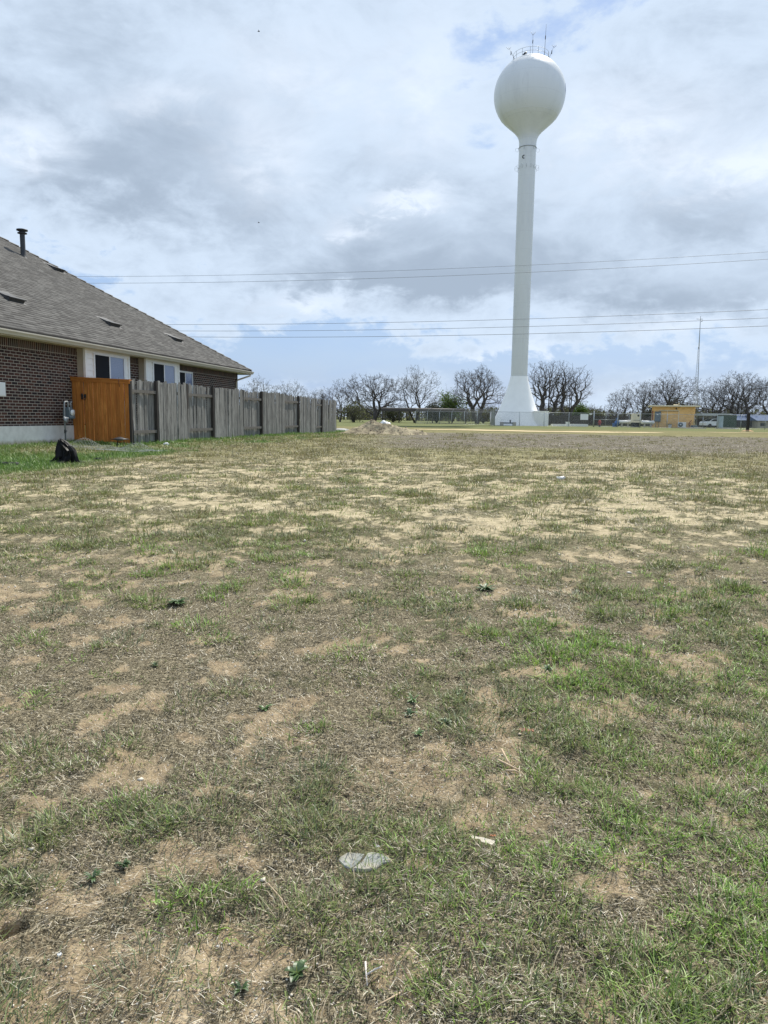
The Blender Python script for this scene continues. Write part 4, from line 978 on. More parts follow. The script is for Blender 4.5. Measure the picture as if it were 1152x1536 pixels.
for nm, xa, xb, h, rad, lab in (('white_pipe', 928, 947, .72, .20, 'fat white pipe between the blue valve and white generator'), ('white_pipe', 962, 981, .72, .22, 'fat white pipe running into the yellow pump house')):
    a = on_ground(xa, 103); b = on_ground(xb, 103); c_ = a.copy(); r = empty(nm, c_, label=lab, cat='pipe'); m_ = MB(); m_.tube([Vector((0, 0, h)), b-a+Vector((0, 0, h))], rad, 12); m_.build('pipe_run', M['white'], r)
    for f_ in (.08, .9): m_ = MB(); q_ = (b-a)*f_; m_.tube([q_+Vector((-.04, 0, h)), q_+Vector((.04, 0, h))], rad+.08, 12); m_.build('flange', M['white'], r)
    for f_ in (.25, .75): m_ = MB(); q_ = (b-a)*f_; m_.box(q_+Vector((0, 0, h/2-.1)), (.15, .3, h-.2)); m_.build('support', M['concrete'], r)
r = empty('generator', on_ground(953.5, 101), label='white boxy generator on a black skid left of the pump house', cat='generator')
m_ = MB(); m_.box((0, 0, 1.25), (1.12, 1.0, 1.15), taper=.93); m_.box((0, -.03, 1.86), (1.0, .9, .10), taper=.85); m_.box((-.1, -.2, .72), (1.45, .9, .10)); m_.build('cabinet', M['cream'], r)
m_ = MB(); m_.box((0, 0, .34), (1.05, .9, .60)); m_.build('skid', M['black_plastic'], r)
m_ = MB(); m_.lathe([(0, 0), (.13, 0), (.13, .03), (0, .03)], n=14); o = m_.build('round_gauge', M['dark_metal'], r); o.rotation_euler = (R_(90), 0, 0); o.location = (.15, -.50, 1.62)
m_ = MB(); m_.box((0, -.52, 1.0), (.9, .02, .06)); m_.build('trim_strip', M['panel_grey'], r)
# concrete pads and small vault
for xa, xb, Y, h, lab in ((828, 852, 107, .28, 'long low concrete vault lid right of the tower'), (855, 880, 106, .32, 'low concrete vault lid behind the white sign'), (1077, 1104, 101, .14, 'concrete pad under the dark green shed'), (1024, 1056, 99, .10, 'thin concrete pad under the air conditioner')):
    a = on_ground(xa, Y); b = on_ground(xb, Y); m_ = MB(); c_ = (a+b)/2; m_.box(c_+Vector((0, 0, h/2)), ((b-a).length, 1.6, h)); m_.build('concrete_pad', M['concrete'] if xa > 1000 else M['white'], label=lab, cat='concrete slab')
p = on_ground(851.5, 104); m_ = MB(); m_.box(p+Vector((0, 0, .3)), (.5, .5, .6), taper=.92); m_.box(p+Vector((0, 0, .62)), (.54, .54, .05)); m_.build('utility_box', M['white'], label='small white utility box between the two vault lids', cat='utility box')
# low pipework in front of the tower base
r = empty('valve_manifold', on_ground(762, 100.3), label='low grey pipe manifold on blocks before the tower base', cat='pipework')
for sx in (-.85, .85): m_ = MB(); m_.box((sx, 0, .26), (.42, .5, .50)); m_.build('block', M['concrete'], r)
m_ = MB(); m_.tube([(-.9, -.1, .38), (.9, -.1, .38)], .09, 10); m_.build('pipe', M['panel_grey'], r)
m_ = MB(); m_.tube([(.28, -.1, .4), (.28, -.1, .78)], .09, 8); m_.ring((.28, -.1, .78), .16, .02, 14, 4); m_.build('valve', M['dark_metal'], r)
# yellow brick pump house
def pump_house():
    YP = 104.0; a = on_ground(981, YP); b = on_ground(1039.5, YP); wd = (b-a).length; c_ = (a+b)/2; HR = -R_(17); RM = Matrix.Rotation(HR, 3, 'Z'); r = empty('pump_house', c_, HR, label='yellow brick pump house with a thin flat cream roof', cat='pump house')
    t = NT('yellow_brick'); v = t.co('Object', rot=(R_(90), 0, 0)); n = t.nd('ShaderNodeTexBrick', {'Vector': v, 'Color1': (.88, .54, .20, 1), 'Color2': (.72, .42, .15, 1), 'Mortar': (.74, .56, .34, 1), 'Scale': 1.0, 'Mortar Size': .012, 'Brick Width': .4, 'Row Height': .2})
    bm_ = t.fin(n.outputs[0], .85)
    h = 2.95; dp = 4.5; m_ = MB(); m_.box((0, dp/2, h/2), (wd, dp, h)); m_.build('wall', bm_, r)
    m_ = MB(); m_.box((.0, dp/2, h+.09), (wd+1.15, dp+1.2, .17)); m_.build('roof', M['cream'], r)
    m_ = MB(); m_.box((-wd/2-.06, .75, 1.3), (.10, 1.1, 2.1)); m_.build('side_door', M['maroon'], r)
    m_ = MB(); m_.box((.55*0-.75, -.02, 2.42), (2.7, .05, .09)); m_.box((.62, -.02, 1.42), (.09, .05, 2.0)); m_.tube([(-1.0+.1, -.03, 2.35), (-.9, -.03, .3)], .03, 6); m_.build('conduit', M['cream'], r)
    m_ = MB(); m_.box((-.75, -.015, 2.33), (2.6, .02, .06)); m_.build('lintel', M['dark_metal'], r)
    m_ = MB(); m_.tube([(.25, 0, 2.72), (.25, -.3, 2.66)], .10, 8); m_.build('wall_lamp', M['dark_metal'], r)
    m_ = MB(); m_.box((.2, .8, h+.26), (.55, .5, .18)); m_.tube([(.62, .9, h+.1), (.62, .9, h+.62)], .05, 6); m_.build('roof_vent', M['cream'], r)
    m_ = MB(); m_.box((-2.15, -.14, 1.55), (.82, .26, 1.42)); m_.box((-2.15, -.28, 1.55), (.74, .02, 1.32)); o = m_.build('electrical_panel', M['panel_grey'], r)
    m_ = MB(); m_.box((-2.2, -.30, 1.85), (.2, .02, .14)); m_.build('meter_window', M['white'], o)
    m_ = MB(); 
    for x in (-2.35, -1.95): m_.tube([(x, -.14, 0), (x, -.14, .85)], .03, 6)
    m_.build('riser', M['panel_grey'], o)
    # equipment on the ground beside the wall
    q = c_+RM@Vector((1.05, -.7, .1)); a2 = empty('air_conditioner', q, HR, label='white outdoor air conditioning unit with round fan against the yellow wall', cat='air conditioner')
    m_ = MB(); m_.box((0, 0, .36), (1.05, .4, .72)); m_.build('casing', M['white'], a2); m_ = MB(); m_.lathe([(0, 0), (.29, 0), (.31, .02), (0, .03)], n=20); o = m_.build('fan_grille', M['panel_grey'], a2); o.rotation_euler = (R_(90), 0, 0); o.location = (-.18, -.205, .36)
    m_ = MB(); m_.lathe([(0, 0), (.09, 0), (.09, .02), (0, .02)], n=12); o = m_.build('fan_hub', M['white'], a2); o.rotation_euler = (R_(90), 0, 0); o.location = (-.18, -.235, .36)
    m_ = MB(); m_.lathe([(.20, 0), (.24, .35), (.26, .38), (.26, .44), (0, .46)], n=14); o = m_.build('white_drum', M['white'], label='small white drum with a dark lid below the pipe', cat='drum'); o.location = c_+RM@Vector((-.5, -.6, .0)); m_ = MB(); m_.lathe([(0, .46), (.29, .46), (.29, .55), (0, .56)], n=14); m_.build('lid', M['dark_metal'], o)
    m_ = MB(); m_.tube([(0, 0, .15), (0, 0, .75), (.15, 0, 1.0), (.3, 0, 1.1)], .045, 6); m_.ring((0, -.02, .55), .16, .03, 14, 4, Matrix.Rotation(R_(90), 3, 'X')); o = m_.build('standpipe', M['maroon'], label='thin rusty standpipe right of the air conditioner', cat='pipe'); o.location = c_+RM@Vector((2.05, -.4, 0))
    m_ = MB(); m_.box((0, 0, .12), (.9, .35, .2)); m_.tube([(-.4, 0, .25), (.4, 0, .25)], .06, 8); o = m_.build('meter_set', M['panel_grey'], label='grey meter pipework on the pad right of the pump house wall', cat='pipework'); o.location = c_+RM@Vector((2.6, -.9, .1))
pump_house()
# lattice radio mast, leaning a touch
def mast():
    p = on_ground(1042.5, 106); top = at(1050.8, 477, 106); H = top.z-p.z; r = empty('radio_mast', p, label='slender three-legged lattice radio mast beside the pump house', cat='mast')
    dx = top.x-p.x
    def leg(k_, z):
        w = .62*(1-z/(H*.74))+.16 if z < H*.74 else .16; a = k_*2.094+.5; return Vector((dx*z/H+w*math.cos(a)*.58, w*math.sin(a)*.58, z))
    HT = H*.74
    for k_ in range(3): m_ = MB(); m_.tube([leg(k_, 0), leg(k_, HT)], .022, 5); m_.build('leg', M['galv_dull'], r)
    m_ = MB(); z = 0
    while z < HT-.4:
        for k_ in range(3): k2 = (k_+1) % 3; m_.tube([leg(k_, z), leg(k2, z+.4)], .010, 4, cap=False); m_.tube([leg(k_, z), leg(k2, z)], .010, 4, cap=False)
        z += .42
    m_.build('lattice', M['galv_dull'], r); m_ = MB(); m_.tube([Vector((dx*.73, 0, HT-.3)), Vector((dx, 0, H))], [.06, .04], 6); m_.build('top_pole', M['galv_dull'], r)
    m_ = MB(); m_.tube([(dx-.55, 0, H-.15), (dx+.35, 0, H-.15)], .03, 4); m_.tube([(dx+.15, 0, H-.5), (dx+.35, 0, H-.35)], .04, 4); m_.tube([(dx, 0, H-.2), (dx, 0, H+.25)], .025, 4); m_.build('antenna', M['dark_metal'], r)
mast()
p = on_ground(1080.5, 101.5); m_ = MB(); m_.box(p+Vector((0, 0, .9)), (.55, .5, 1.5)); m_.box(p+Vector((0, 0, 1.68)), (.6, .56, .06)); m_.build('control_cabinet', M['grey_cab'], label='pale blue grey control cabinet left of the dark green shed', cat='cabinet')
p = on_ground(1094.5, 104); r = empty('green_shed', p, label='dark green ribbed metal shed behind the chain link', cat='shed'); m_ = MB(); m_.box((0, 1, .98), (1.9, 2.0, 1.75)); 
for i in range(9): m_.box((-.9+i*.225, -.02, .98), (.05, .05, 1.74))
m_.build('wall', M['green_box'], r); m_ = MB(); m_.box((0, 1, 1.9), (2.05, 2.15, .09)); m_.build('roof', M['green_box'], r)
# black post on its clay mound
p = on_ground(1122, 74); r = empty('black_post', p, label='thick black post on a little mound of orange clay', cat='post'); m_ = MB(); m_.box((0, 0, .85), (.24, .22, 1.7)); m_.box((0, 0, 1.72), (.27, .25, .05)); m_.tube([(-.02, 0, 1.72), (.03, 0, 1.9)], .05, 6); m_.build('pole', M['post_dark'], r)
o = lumpy('clay_mound', [(-.02, .62, .5, 0, 0), (.06, .50, .4, 0, 0), (.13, .32, .28, 0, 0), (.17, .05, .05, 0, 0)], M['clay'], seed=8, amp=.08, label='low mound of orange clay round the black post', cat='dirt mound'); o.location = p

# ------------------------------------------------------------------ beyond the compound
def plank_fence(xa, xb, Y, H, lab):
    a = on_ground(xa, Y); b = on_ground(xb, Y); r = empty('board_fence', a, label=lab, cat='fence'); L_ = (b-a).length; dr = (b-a)/L_; m_ = MB(); x = 0; an = math.atan2(dr.y, dr.x)
    while x < L_: hh = H+random.uniform(-.06, .06); m_.box(dr*x+Vector((0, 0, hh/2)), (.27, .03, hh), rz=an); x += .29
    m_.build('boards', M['brown_wood'], r); m_ = MB()
    for z in (.4, 1.2): m_.box((b-a)/2+Vector((0, -.04, z)), (L_, .04, .1), rz=an)
    m_.build('rail', M['brown_wood'], r)
plank_fence(738, 800, 122, 1.7, 'dark board fence behind the tower base'); plank_fence(804, 985, 124, 1.65, 'dark board fence behind the hydrant and gate'); plank_fence(1045, 1082, 121, 1.45, 'dark board fence behind the white car')
# pole shed left of the tower
r = empty('pole_shed', on_ground(635, 128), label='long low open shed with a dark roof and thin posts left of the tower', cat='shed'); W_ = (on_ground(700, 128)-on_ground(572, 128)).length
m_ = MB(); m_.box((0, 0, 2.35), (W_, 5, .14), rx=.08); m_.box((0, -2.4, 2.18), (W_, .12, .5)); m_.build('roof', M['shade_metal'], r)
for i in range(6): m_ = MB(); m_.tube([(-W_/2+.3+i*(W_-.6)/5, -2.3, 0), (-W_/2+.3+i*(W_-.6)/5, -2.3, 2.2)], .09, 6); m_.build('post', M['shade_metal'], r)
def low_house(xa, xb, Y, H, wallm, roofm, lab, name='house', rise=1.0):
    a = on_ground(xa, Y); b = on_ground(xb, Y); L_ = (b-a).length; c_ = (a+b)/2; r = empty(name, c_, label=lab, cat='building')
    m_ = MB(); m_.box((0, 3, H/2), (L_, 6, H)); m_.build('wall', wallm, r); m_ = MB(); e = .4
    A = [(-L_/2-e, -e, H), (L_/2+e, -e, H), (L_/2+e, 3, H+rise), (-L_/2-e, 3, H+rise), (L_/2+e, 6+e, H), (-L_/2-e, 6+e, H)]; A = [Vector(x)+Vector((0, 0, .004)) for x in A]
    m_.face([A[0], A[1], A[2], A[3]]); m_.face([A[3], A[2], A[4], A[5]]); m_.face([A[1], A[4], A[2]]); m_.face([A[0], A[3], A[5]]); m_.face([A[0], A[5], A[4], A[1]]); m_.build('roof', roofm, r)
    for x in (-L_*.3, L_*.05, L_*.33): m_ = MB(); m_.box((x, -.02, H*.5), (.9, .06, H*.4)); m_.build('window', M['dark_metal'], r)
    return r
low_house(1104, 1133, 124, 1.25, M['brown_wood'], M['blue_roof'], 'low dark building with a blue metal roof left of the black post')
low_house(1137, 1175, 122, 1.2, plain('beige_siding', (.40, .36, .28), .8), M['blue_roof'], 'low beige building with a blue metal roof at the right edge')
r = empty('carport', on_ground(1066, 118), label='open carport with a pale flat canopy over the white car', cat='carport'); m_ = MB(); m_.box((0, 0, 2.05), (4.6, 4.5, .35)); m_.build('canopy', M['galv'], r)
for sx in (-2.1, 2.1):
    for sy in (-2, 2): m_ = MB(); m_.tube([(sx, sy, 0), (sx, sy, 1.9)], .05, 6); m_.build('post', M['galv'], r)
def car():
    r = empty('parked_car', on_ground(1071, 116.5), R_(12), label='white hatchback parked under the pale carport', cat='car')
    side = [(-2.0, .35), (-2.05, .75), (-1.85, .95), (-1.35, 1.0), (-.75, 1.38), (.65, 1.42), (1.35, 1.02), (1.95, .85), (2.08, .6), (2.0, .32)]
    m_ = MB(); A = [Vector((x, -.82, z)) for x, z in side]; B = [Vector((x, .82, z)) for x, z in side]; m_.face(A); m_.face(B[::-1])
    for i in range(len(side)): j = (i+1) % len(side); m_.face([A[i], B[i], B[j], A[j]])
    m_.build('body', M['carpaint'], r)
    m_ = MB(); m_.face([Vector((x, -.826, z)) for x, z in ((-1.2, 1.0), (-.72, 1.32), (.6, 1.36), (1.15, 1.02))]); m_.face([Vector((-1.37, y, 1.005)) if z == 0 else Vector((-.78, y, 1.37)) for y, z in ((-.7, 0), (.7, 0), (.65, 1), (-.65, 1))]); m_.build('window', M['dark_room'], r)
    for x in (-1.3, 1.25):
        for y in (-.78, .78):
            w_ = MB(); w_.lathe([(0, -.1), (.22, -.1), (.31, -.09), (.31, .09), (.22, .1), (0, .1)], n=16); o = w_.build('wheel', M['tyre'], r); o.rotation_euler = (R_(90), 0, 0); o.location = (x, y, .31)
car()
# dirt mound with a white sack on top
def dirt_pile():
    c = ground_hit(576, 651); N, K = 90, 44; me = MB(); V = {}; W2, D2 = 2.65, 1.6
    for i in range(N+1):
        for j in range(K+1):
            x = -W2+2*W2*i/N; y = -D2+2*D2*j/K
            f = max(0, 1-(x/W2)**2-(y/D2)**2)
            h = .80*math.exp(-((x+.45)/.95)**2-((y-.35)/.8)**2)+.52*math.exp(-((x-.7)/.85)**2-((y+.3)/.6)**2)+.30*math.exp(-((x+1.5)/.8)**2-((y+.1)/.7)**2)+.22*math.exp(-((x-1.9)/.6)**2-((y)/.5)**2)
            h *= (.70+.6*float(fbm(np.float64(x+9), np.float64(y), 1.7, 81, 4, .55))); h = h*min(1, f*4)+.09*(float(vnoise(x, y, 4, 82))-.5)*min(1, f*5)+.04*(float(vnoise(x, y, 11, 83))-.5)*min(1, f*5)
            V[i, j] = Vector((x, y, h*.84-.03*(1 if f > 0 else 2)+gz(c.x+x, c.y+y)-c.z))
    for i in range(N):
        for j in range(K): me.face([V[i, j], V[i+1, j], V[i+1, j+1], V[i, j+1]], smooth=True)
    t = NT('spoil_heap'); v = t.co(); n = t.noise(v, 1.9, 8, .7); n2 = t.noise(v, 9, 5, .7)
    col = t.ramp(n, [(.34, (.10, .085, .06)), (.47, (.25, .21, .145)), (.6, (.41, .35, .235)), (.72, (.54, .46, .31))]); col = t.mix(t.rng(n2, .56, .64, 0, .75), col, (.10, .11, .05)); t.bump(n2, .8, .06)
    o = me.build('dirt_pile', t.fin(col, 1, spec=.1), label='heap of tan spoil and clods beyond the end of the grey fence', cat='dirt pile'); o.location = c
    rr = random.Random(2); m_ = MB()
    for k_ in range(45):
        x = rr.uniform(-2.3, 2.3); y = rr.uniform(-1.2, .2); i = int((x+W2)/(2*W2)*N); j = int((y+D2)/(2*D2)*K); s = rr.uniform(.02, .065); m_.box(V[i, j]+Vector((0, 0, s*.2)), (s*1.5, s, s), rz=rr.random()*3, rx=rr.random(), ry=rr.random())
    m_.build('clods', plain('clods', (.26, .21, .15), .95, 0, .3, 4), o)
    sk = lumpy('white_sack', [(-.08, .34, .2, 0, 0), (.03, .28, .18, 0, 0), (.11, .15, .12, -.05, 0), (.17, .06, .05, -.08, 0), (.19, .02, .02, -.08, 0)], M['white'], seed=20, amp=.08, label='white sack lying on top of the spoil heap', cat='sack'); sk.location = c+Vector((.05, .1, .56))
dirt_pile()
o = lumpy('white_rubble', [(-.02, .8, .3, 0, 0), (.06, .7, .25, 0, 0), (.13, .3, .12, 0, 0), (.14, .02, .02, 0, 0)], M['concrete'], seed=21, label='pale flat rubble between the fence end and the heap', cat='rubble'); o.location = on_ground(510, 49)

# ------------------------------------------------------------------ overhead wires
def cable(xa, ya, Ya, xb, yb, Yb, sag, lab, rad=.017):
    A = at(xa, ya, Ya); B = at(xb, yb, Yb); d = B-A; A = A-d*.28; B = B+d*.28; m_ = MB(); pts = []
    for i in range(41): t = i/40; p = A.lerp(B, t); p.z -= sag*4*t*(1-t)-sag*.6; pts.append(p)
    m_.tube(pts, rad, 5); m_.build('power_line', M['wirecable'], label=lab, cat='power line', group='overhead wires crossing behind the roof')
cable(130, 415, 81, 1152, 378, 65, 1.2, 'topmost overhead wire, thin and nearly straight', .014)
cable(140, 425, 81, 1152, 389, 65, 1.2, 'second overhead wire from the top, just below the topmost', .016)
cable(250, 487, 79, 1152, 464.5, 64, .8, 'third overhead wire from the top, upper one of the low three', .018)
cable(265, 496.5, 79, 1152, 477, 64, .8, 'fourth overhead wire from the top, middle of the low three', .018)
cable(285, 505.5, 79, 1152, 489, 64, .8, 'lowest overhead wire, crossing the radio mast', .020)

# ------------------------------------------------------------------ trees
def barkm(name, c): return plain(name, c, .95, 0, .3, 2.5)
M['bark'] = barkm('grey_bark', (.095, .085, .078)); M['twig'] = barkm('grey_brown_twigs', (.085, .076, .070)); M['twig_pale'] = barkm('pale_twigs', (.14, .132, .118)); M['twig_dark'] = barkm('dark_twigs', (.068, .060, .055))
def leafm(name, a, b):
    t = NT(name); i = t.nd('ShaderNodeAttribute', attribute_name='tint'); c = t.mix(i.outputs['Fac'], a, b)
    d = t.nd('ShaderNodeBsdfDiffuse', {'Color': c}); tr = t.nd('ShaderNodeBsdfTranslucent', {'Color': c}); m1 = t.nd('ShaderNodeMixShader', {0: .3}); t.L.new(d.outputs[0], m1.inputs[1]); t.L.new(tr.outputs[0], m1.inputs[2]); t.L.new(m1.outputs[0], t.N['Material Output'].inputs[0]); return t.m
M['leaf_olive'] = leafm('olive_leaves', (.08, .085, .045), (.19, .20, .10)); M['leaf_green'] = leafm('fresh_green_leaves', (.07, .12, .03), (.19, .27, .07)); M['leaf_dark'] = leafm('dark_evergreen_leaves', (.025, .035, .018), (.09, .10, .05))
class Twigs:
    """fast 3-sided tapered segments"""
    def __init__(s): s.a = []; s.b = []; s.ra = []; s.rb = []
    def seg(s, a, b, ra, rb): s.a.append(a[:]); s.b.append(b[:]); s.ra.append(ra); s.rb.append(rb)
    def build(s, name, mat, parent, k=3):
        A = np.array(s.a); B = np.array(s.b); n = len(A); d = B-A; d /= np.linalg.norm(d, axis=1)[:, None]+1e-9
        ref = np.where(np.abs(d[:, 2:3]) < .9, np.array([[0, 0, 1.]]), np.array([[1., 0, 0]])); x = np.cross(d, ref); x /= np.linalg.norm(x, axis=1)[:, None]; y = np.cross(d, x)
        V = np.zeros((n, 2*k, 3), np.float32); ra = np.array(s.ra)[:, None]; rb = np.array(s.rb)[:, None]
        for i in range(k):
            an = 2*math.pi*i/k; o = x*math.cos(an)+y*math.sin(an); V[:, i] = A+o*ra; V[:, k+i] = B+o*rb
        fs = np.array([[i, (i+1) % k, k+(i+1) % k, k+i] for i in range(k)]).ravel()
        me = bpy.data.meshes.new(name); me.vertices.add(n*2*k); me.vertices.foreach_set('co', V.ravel()); li = ((np.arange(n)*2*k)[:, None]+fs[None]).astype(np.int32); me.loops.add(li.size); me.loops.foreach_set('vertex_index', li.ravel())
        me.polygons.add(n*k); me.polygons.foreach_set('loop_start', (np.arange(n*k)*4).astype(np.int32)); me.polygons.foreach_set('use_smooth', np.ones(n*k, bool)); me.update(calc_edges=True)
        me.materials.append(mat); o = bpy.data.objects.new(name, me); COL.objects.link(o); o.parent = parent; return o
def bare_tree(loc, H, W, lab, twig='twig', stems=2, seed=0, dense=1.0, spread=1.0, thick=1.0, name='bare_tree', group='bare winter trees beyond the compound', cat='tree'):
    """limbs reach for points spread through an uneven rounded crown; thickness follows what each limb carries"""
    r = empty(name, loc, label=lab, cat=cat, group=group); g = np.random.default_rng(seed*17+3); N = int(520*dense*max(.6, W*H/90))
    d = g.normal(0, 1, (N, 3)); d /= np.linalg.norm(d, axis=1)[:, None]; d[:, 2] = np.where(d[:, 2] < -.45, -d[:, 2], d[:, 2])
    ph = g.random(6)*6.28; az = np.arctan2(d[:, 1], d[:, 0]); lump = 1+.10*np.sin(2*az+ph[0]+2*d[:, 2])+.09*np.sin(4*d[:, 0]*2+ph[1])+.08*np.sin(7*d[:, 2]+ph[2]+3*d[:, 0])
    A = d*(g.random((N, 1))**.42)*lump[:, None]*np.array([W*.48, W*.43, H*.44])+np.array([0, 0, H*.52]); A = A[np.argsort(np.linalg.norm(A-np.array([0, 0, H*.12]), axis=1))]
    P = np.zeros((N*14+200, 3)); par = [-1]; pl = np.zeros(len(P)); n = 1
    def add(p, k):
        nonlocal n
        P[n] = p; par.append(k); pl[n] = pl[k]+np.linalg.norm(P[n]-P[k]); n += 1; return n-1
    for s_ in range(stems):
        an = ph[3]+s_*6.283/stems+g.normal(0, .3); k = 0; q = np.zeros(3); dr = np.array([math.cos(an)*.42*spread*(stems > 1), math.sin(an)*.42*spread*(stems > 1), 1.0])
        for i in range(5): dr = dr+g.normal(0, .10, 3)*np.array([1, 1, .2]); q = q+dr/np.linalg.norm(dr)*H*.055; k = add(q, k)
    for a_ in A:
        dd = np.linalg.norm(P[:n]-a_, axis=1); up = np.maximum(P[:n, 2]-a_[2], 0); k = int(np.argmin(dd+.42*pl[:n]+1.2*up)); v = a_-P[k]; L_ = np.linalg.norm(v)
        st = min(9, max(1, int(L_/.42))); sag = g.normal(0, .07, 3)*L_; sag[2] = -.06*L_; p0 = P[k].copy()
        for i in range(1, st+1): t = i/st; k = add(p0+v*t+sag*4*t*(1-t)+g.normal(0, .035, 3), k)
    rad2 = np.full(n, .00016)
    for i in range(n-1, 0, -1): rad2[par[i]] += rad2[i]*.93
    rad = np.sqrt(rad2); rad = .027*H*thick*(rad/max(rad[1:].max(), 1e-6))**1.32; rad = np.maximum(rad, .010)
    tr, cr = Twigs(), Twigs()
    for i in range(1, n):
        p = par[i]; (tr if rad[i] > .045 else cr).seg(tuple(P[p]), tuple(P[i]), min(rad[p], rad[i]*1.35), rad[i])
    c0 = np.array([0, 0, H*.35])
    for i in range(6, n):
        if rad[i] > .05 or g.random() > .85: continue
        out = P[i]-c0; out /= np.linalg.norm(out)+1e-6
        for _ in range(3 if dense < 1.05 else 4):
            v = out*.55+g.normal(0, .55, 3)+np.array([0, 0, .22]); v /= np.linalg.norm(v); L_ = g.uniform(.22, .62); q = P[i]+v*L_; cr.seg(tuple(P[i]), tuple(q), .010, .008)
            for _2 in range(2): v2 = v+g.normal(0, .45, 3); v2 /= np.linalg.norm(v2); m0 = P[i]+v*L_*g.uniform(.3, .9); cr.seg(tuple(m0), tuple(m0+v2*L_*g.uniform(.35, .7)), .009, .006)
    tr.build('trunk', M['bark'], r, 6); cr.build('crown', M[twig], r, 3); return r
def leaf_cloud(centres, n, mat, parent, seed=0, size=.12, jit=.45, name='foliage'):
    g = np.random.default_rng(seed+5); c = centres[g.integers(0, len(centres), n)]+g.normal(0, jit, (n, 3)); c[:, 2] = np.maximum(c[:, 2], .05)
    a = g.normal(0, 1, (n, 3)); a /= np.linalg.norm(a, axis=1)[:, None]; b = np.cross(a, g.normal(0, 1, (n, 3))); b /= np.linalg.norm(b, axis=1)[:, None]; s = size*(.5+g.random((n, 1)))
    V = np.stack([c-a*s, c+b*s*.5, c+a*s, c-b*s*.5], 1).astype(np.float32); me = bpy.data.meshes.new(name); me.vertices.add(n*4); me.vertices.foreach_set('co', V.ravel())
    me.loops.add(n*4); me.loops.foreach_set('vertex_index', np.arange(n*4, dtype=np.int32)); me.polygons.add(n); me.polygons.foreach_set('loop_start', np.arange(n, dtype=np.int32)*4); me.update(calc_edges=True)
    at_ = me.color_attributes.new('tint', 'FLOAT_COLOR', 'POINT'); t = np.clip(g.random(n), 0, 1); q = np.ones((n, 4, 4), np.float32); q[:, :, :3] = t[:, None, None]; at_.data.foreach_set('color', q.ravel())
    me.materials.append(M[mat]); o = bpy.data.objects.new(name, me); COL.objects.link(o); o.parent = parent; return o
def px_tree(px, ytop, wpx, Y, lab, **k):
    p = on_ground(px, Y); z = at(px, ytop, Y).z-p.z; return bare_tree(p, z, wpx/F*Y*1.0, lab, **k)
px_tree(510, 573, 80, 128, 'bare grey tree just right of the grey fence end', seed=1, stems=2, spread=1.1)
px_tree(562, 560, 104, 130, 'wide dark bare tree rising behind the dirt heap', seed=2, stems=2, spread=1.15, twig='twig_dark', dense=1.1, thick=1.5)
px_tree(622, 551, 84, 132, 'pale bare tree between the dark tree and the green shrubs', seed=3, stems=2, spread=.95, twig='twig_pale')
px_tree(716, 548, 94, 133, 'rounded bare tree just left of the tower base', seed=4, stems=2, spread=1.05, dense=1.1, thick=1.4)
px_tree(820, 537, 84, 134, 'tall dark-limbed bare tree just right of the tower column', seed=5, stems=2, spread=.8, thick=1.4)
px_tree(853, 546, 68, 134, 'bare tree leaning right, tips reaching farthest right of the tower', seed=6, stems=2, spread=.95, thick=1.2)
px_tree(929, 582, 50, 140, 'low bare tree above the white generator', seed=7, stems=2, spread=1.1)
px_tree(962, 572, 72, 136, 'bare tree left of the pump house roof', seed=8, stems=3, spread=1.1)
px_tree(1002, 560, 96, 138, 'broad bare tree directly behind the pump house', seed=9, stems=3, spread=1.1, dense=1.1)
px_tree(1072, 569, 80, 134, 'dark bare tree right behind the radio mast', seed=10, stems=2, spread=1.2, twig='twig_dark', dense=1.1)
px_tree(1108, 557, 104, 132, 'large spreading bare tree above the blue roofs', seed=11, stems=3, spread=1.15, thick=1.2, dense=1.1)
px_tree(1150, 563, 92, 135, 'bare tree cut by the right edge of the photo', seed=12, stems=2, spread=1.1)
px_tree(388, 567, 70, 118, 'pale bare tree peeping over the fence beside the eave end', seed=13, stems=2, twig='twig_pale')
px_tree(432, 573, 70, 122, 'pale bare tree peeping over the middle of the fence', seed=14, stems=2, twig='twig_pale')
px_tree(476, 584, 50, 126, 'low bare tree above the far end of the fence', seed=15, stems=2)
def bush(px, ytop, wpx, Y, lab, mat, n=5000, seed=0, size=.13, name='leafy_bush', stems=True):
    p = on_ground(px, Y); H = at(px, ytop, Y).z-p.z; W = wpx/F*Y; r = empty(name, p, label=lab, cat='bush'); g = np.random.default_rng(seed)
    k_ = 26; c = g.normal(0, 1, (k_, 3)); c /= np.linalg.norm(c, axis=1)[:, None]; c *= (g.random((k_, 1))**.45); c = c*np.array([W*.40, W*.34, H*.40])+np.array([0, 0, H*.5]); c = np.repeat(c, 3, 0)
    leaf_cloud(c, n, mat, r, seed, size, jit=min(W, H)*.10); T_ = Twigs()
    for q in c[::3]:
        m0 = Vector((q[0]*.3, q[1]*.3, q[2]*.4)); T_.seg(Vector((0, 0, 0)), m0, .06, .045); T_.seg(m0, Vector(q), .045, .015)
        for _ in range(10): e = Vector(q)+Vector(g.normal(0, 1, 3))*min(W, H)*.18; T_.seg(Vector(q), e, .018, .008)
    T_.build('stem', M['twig'], r, 4)
bush(530, 598, 44, 120, 'olive brown scrub between the fence end and the dark tree', 'leaf_olive', 1100, 1)
bush(678, 585, 58, 136, 'green leafy shrub tree between the pale and rounded bare trees', 'leaf_green', 4200, 2)
bush(655, 600, 40, 138, 'dark green shrub left of the green shrub tree', 'leaf_dark', 3000, 3)
bush(868, 603, 30, 138, 'round green bush behind the white notice board', 'leaf_green', 3000, 4)
bush(845, 610, 26, 140, 'small olive bush below the leaning bare tree', 'leaf_olive', 1600, 5)
bush(893, 612, 34, 144, 'grey olive brush above the hydrant', 'leaf_olive', 1200, 6)
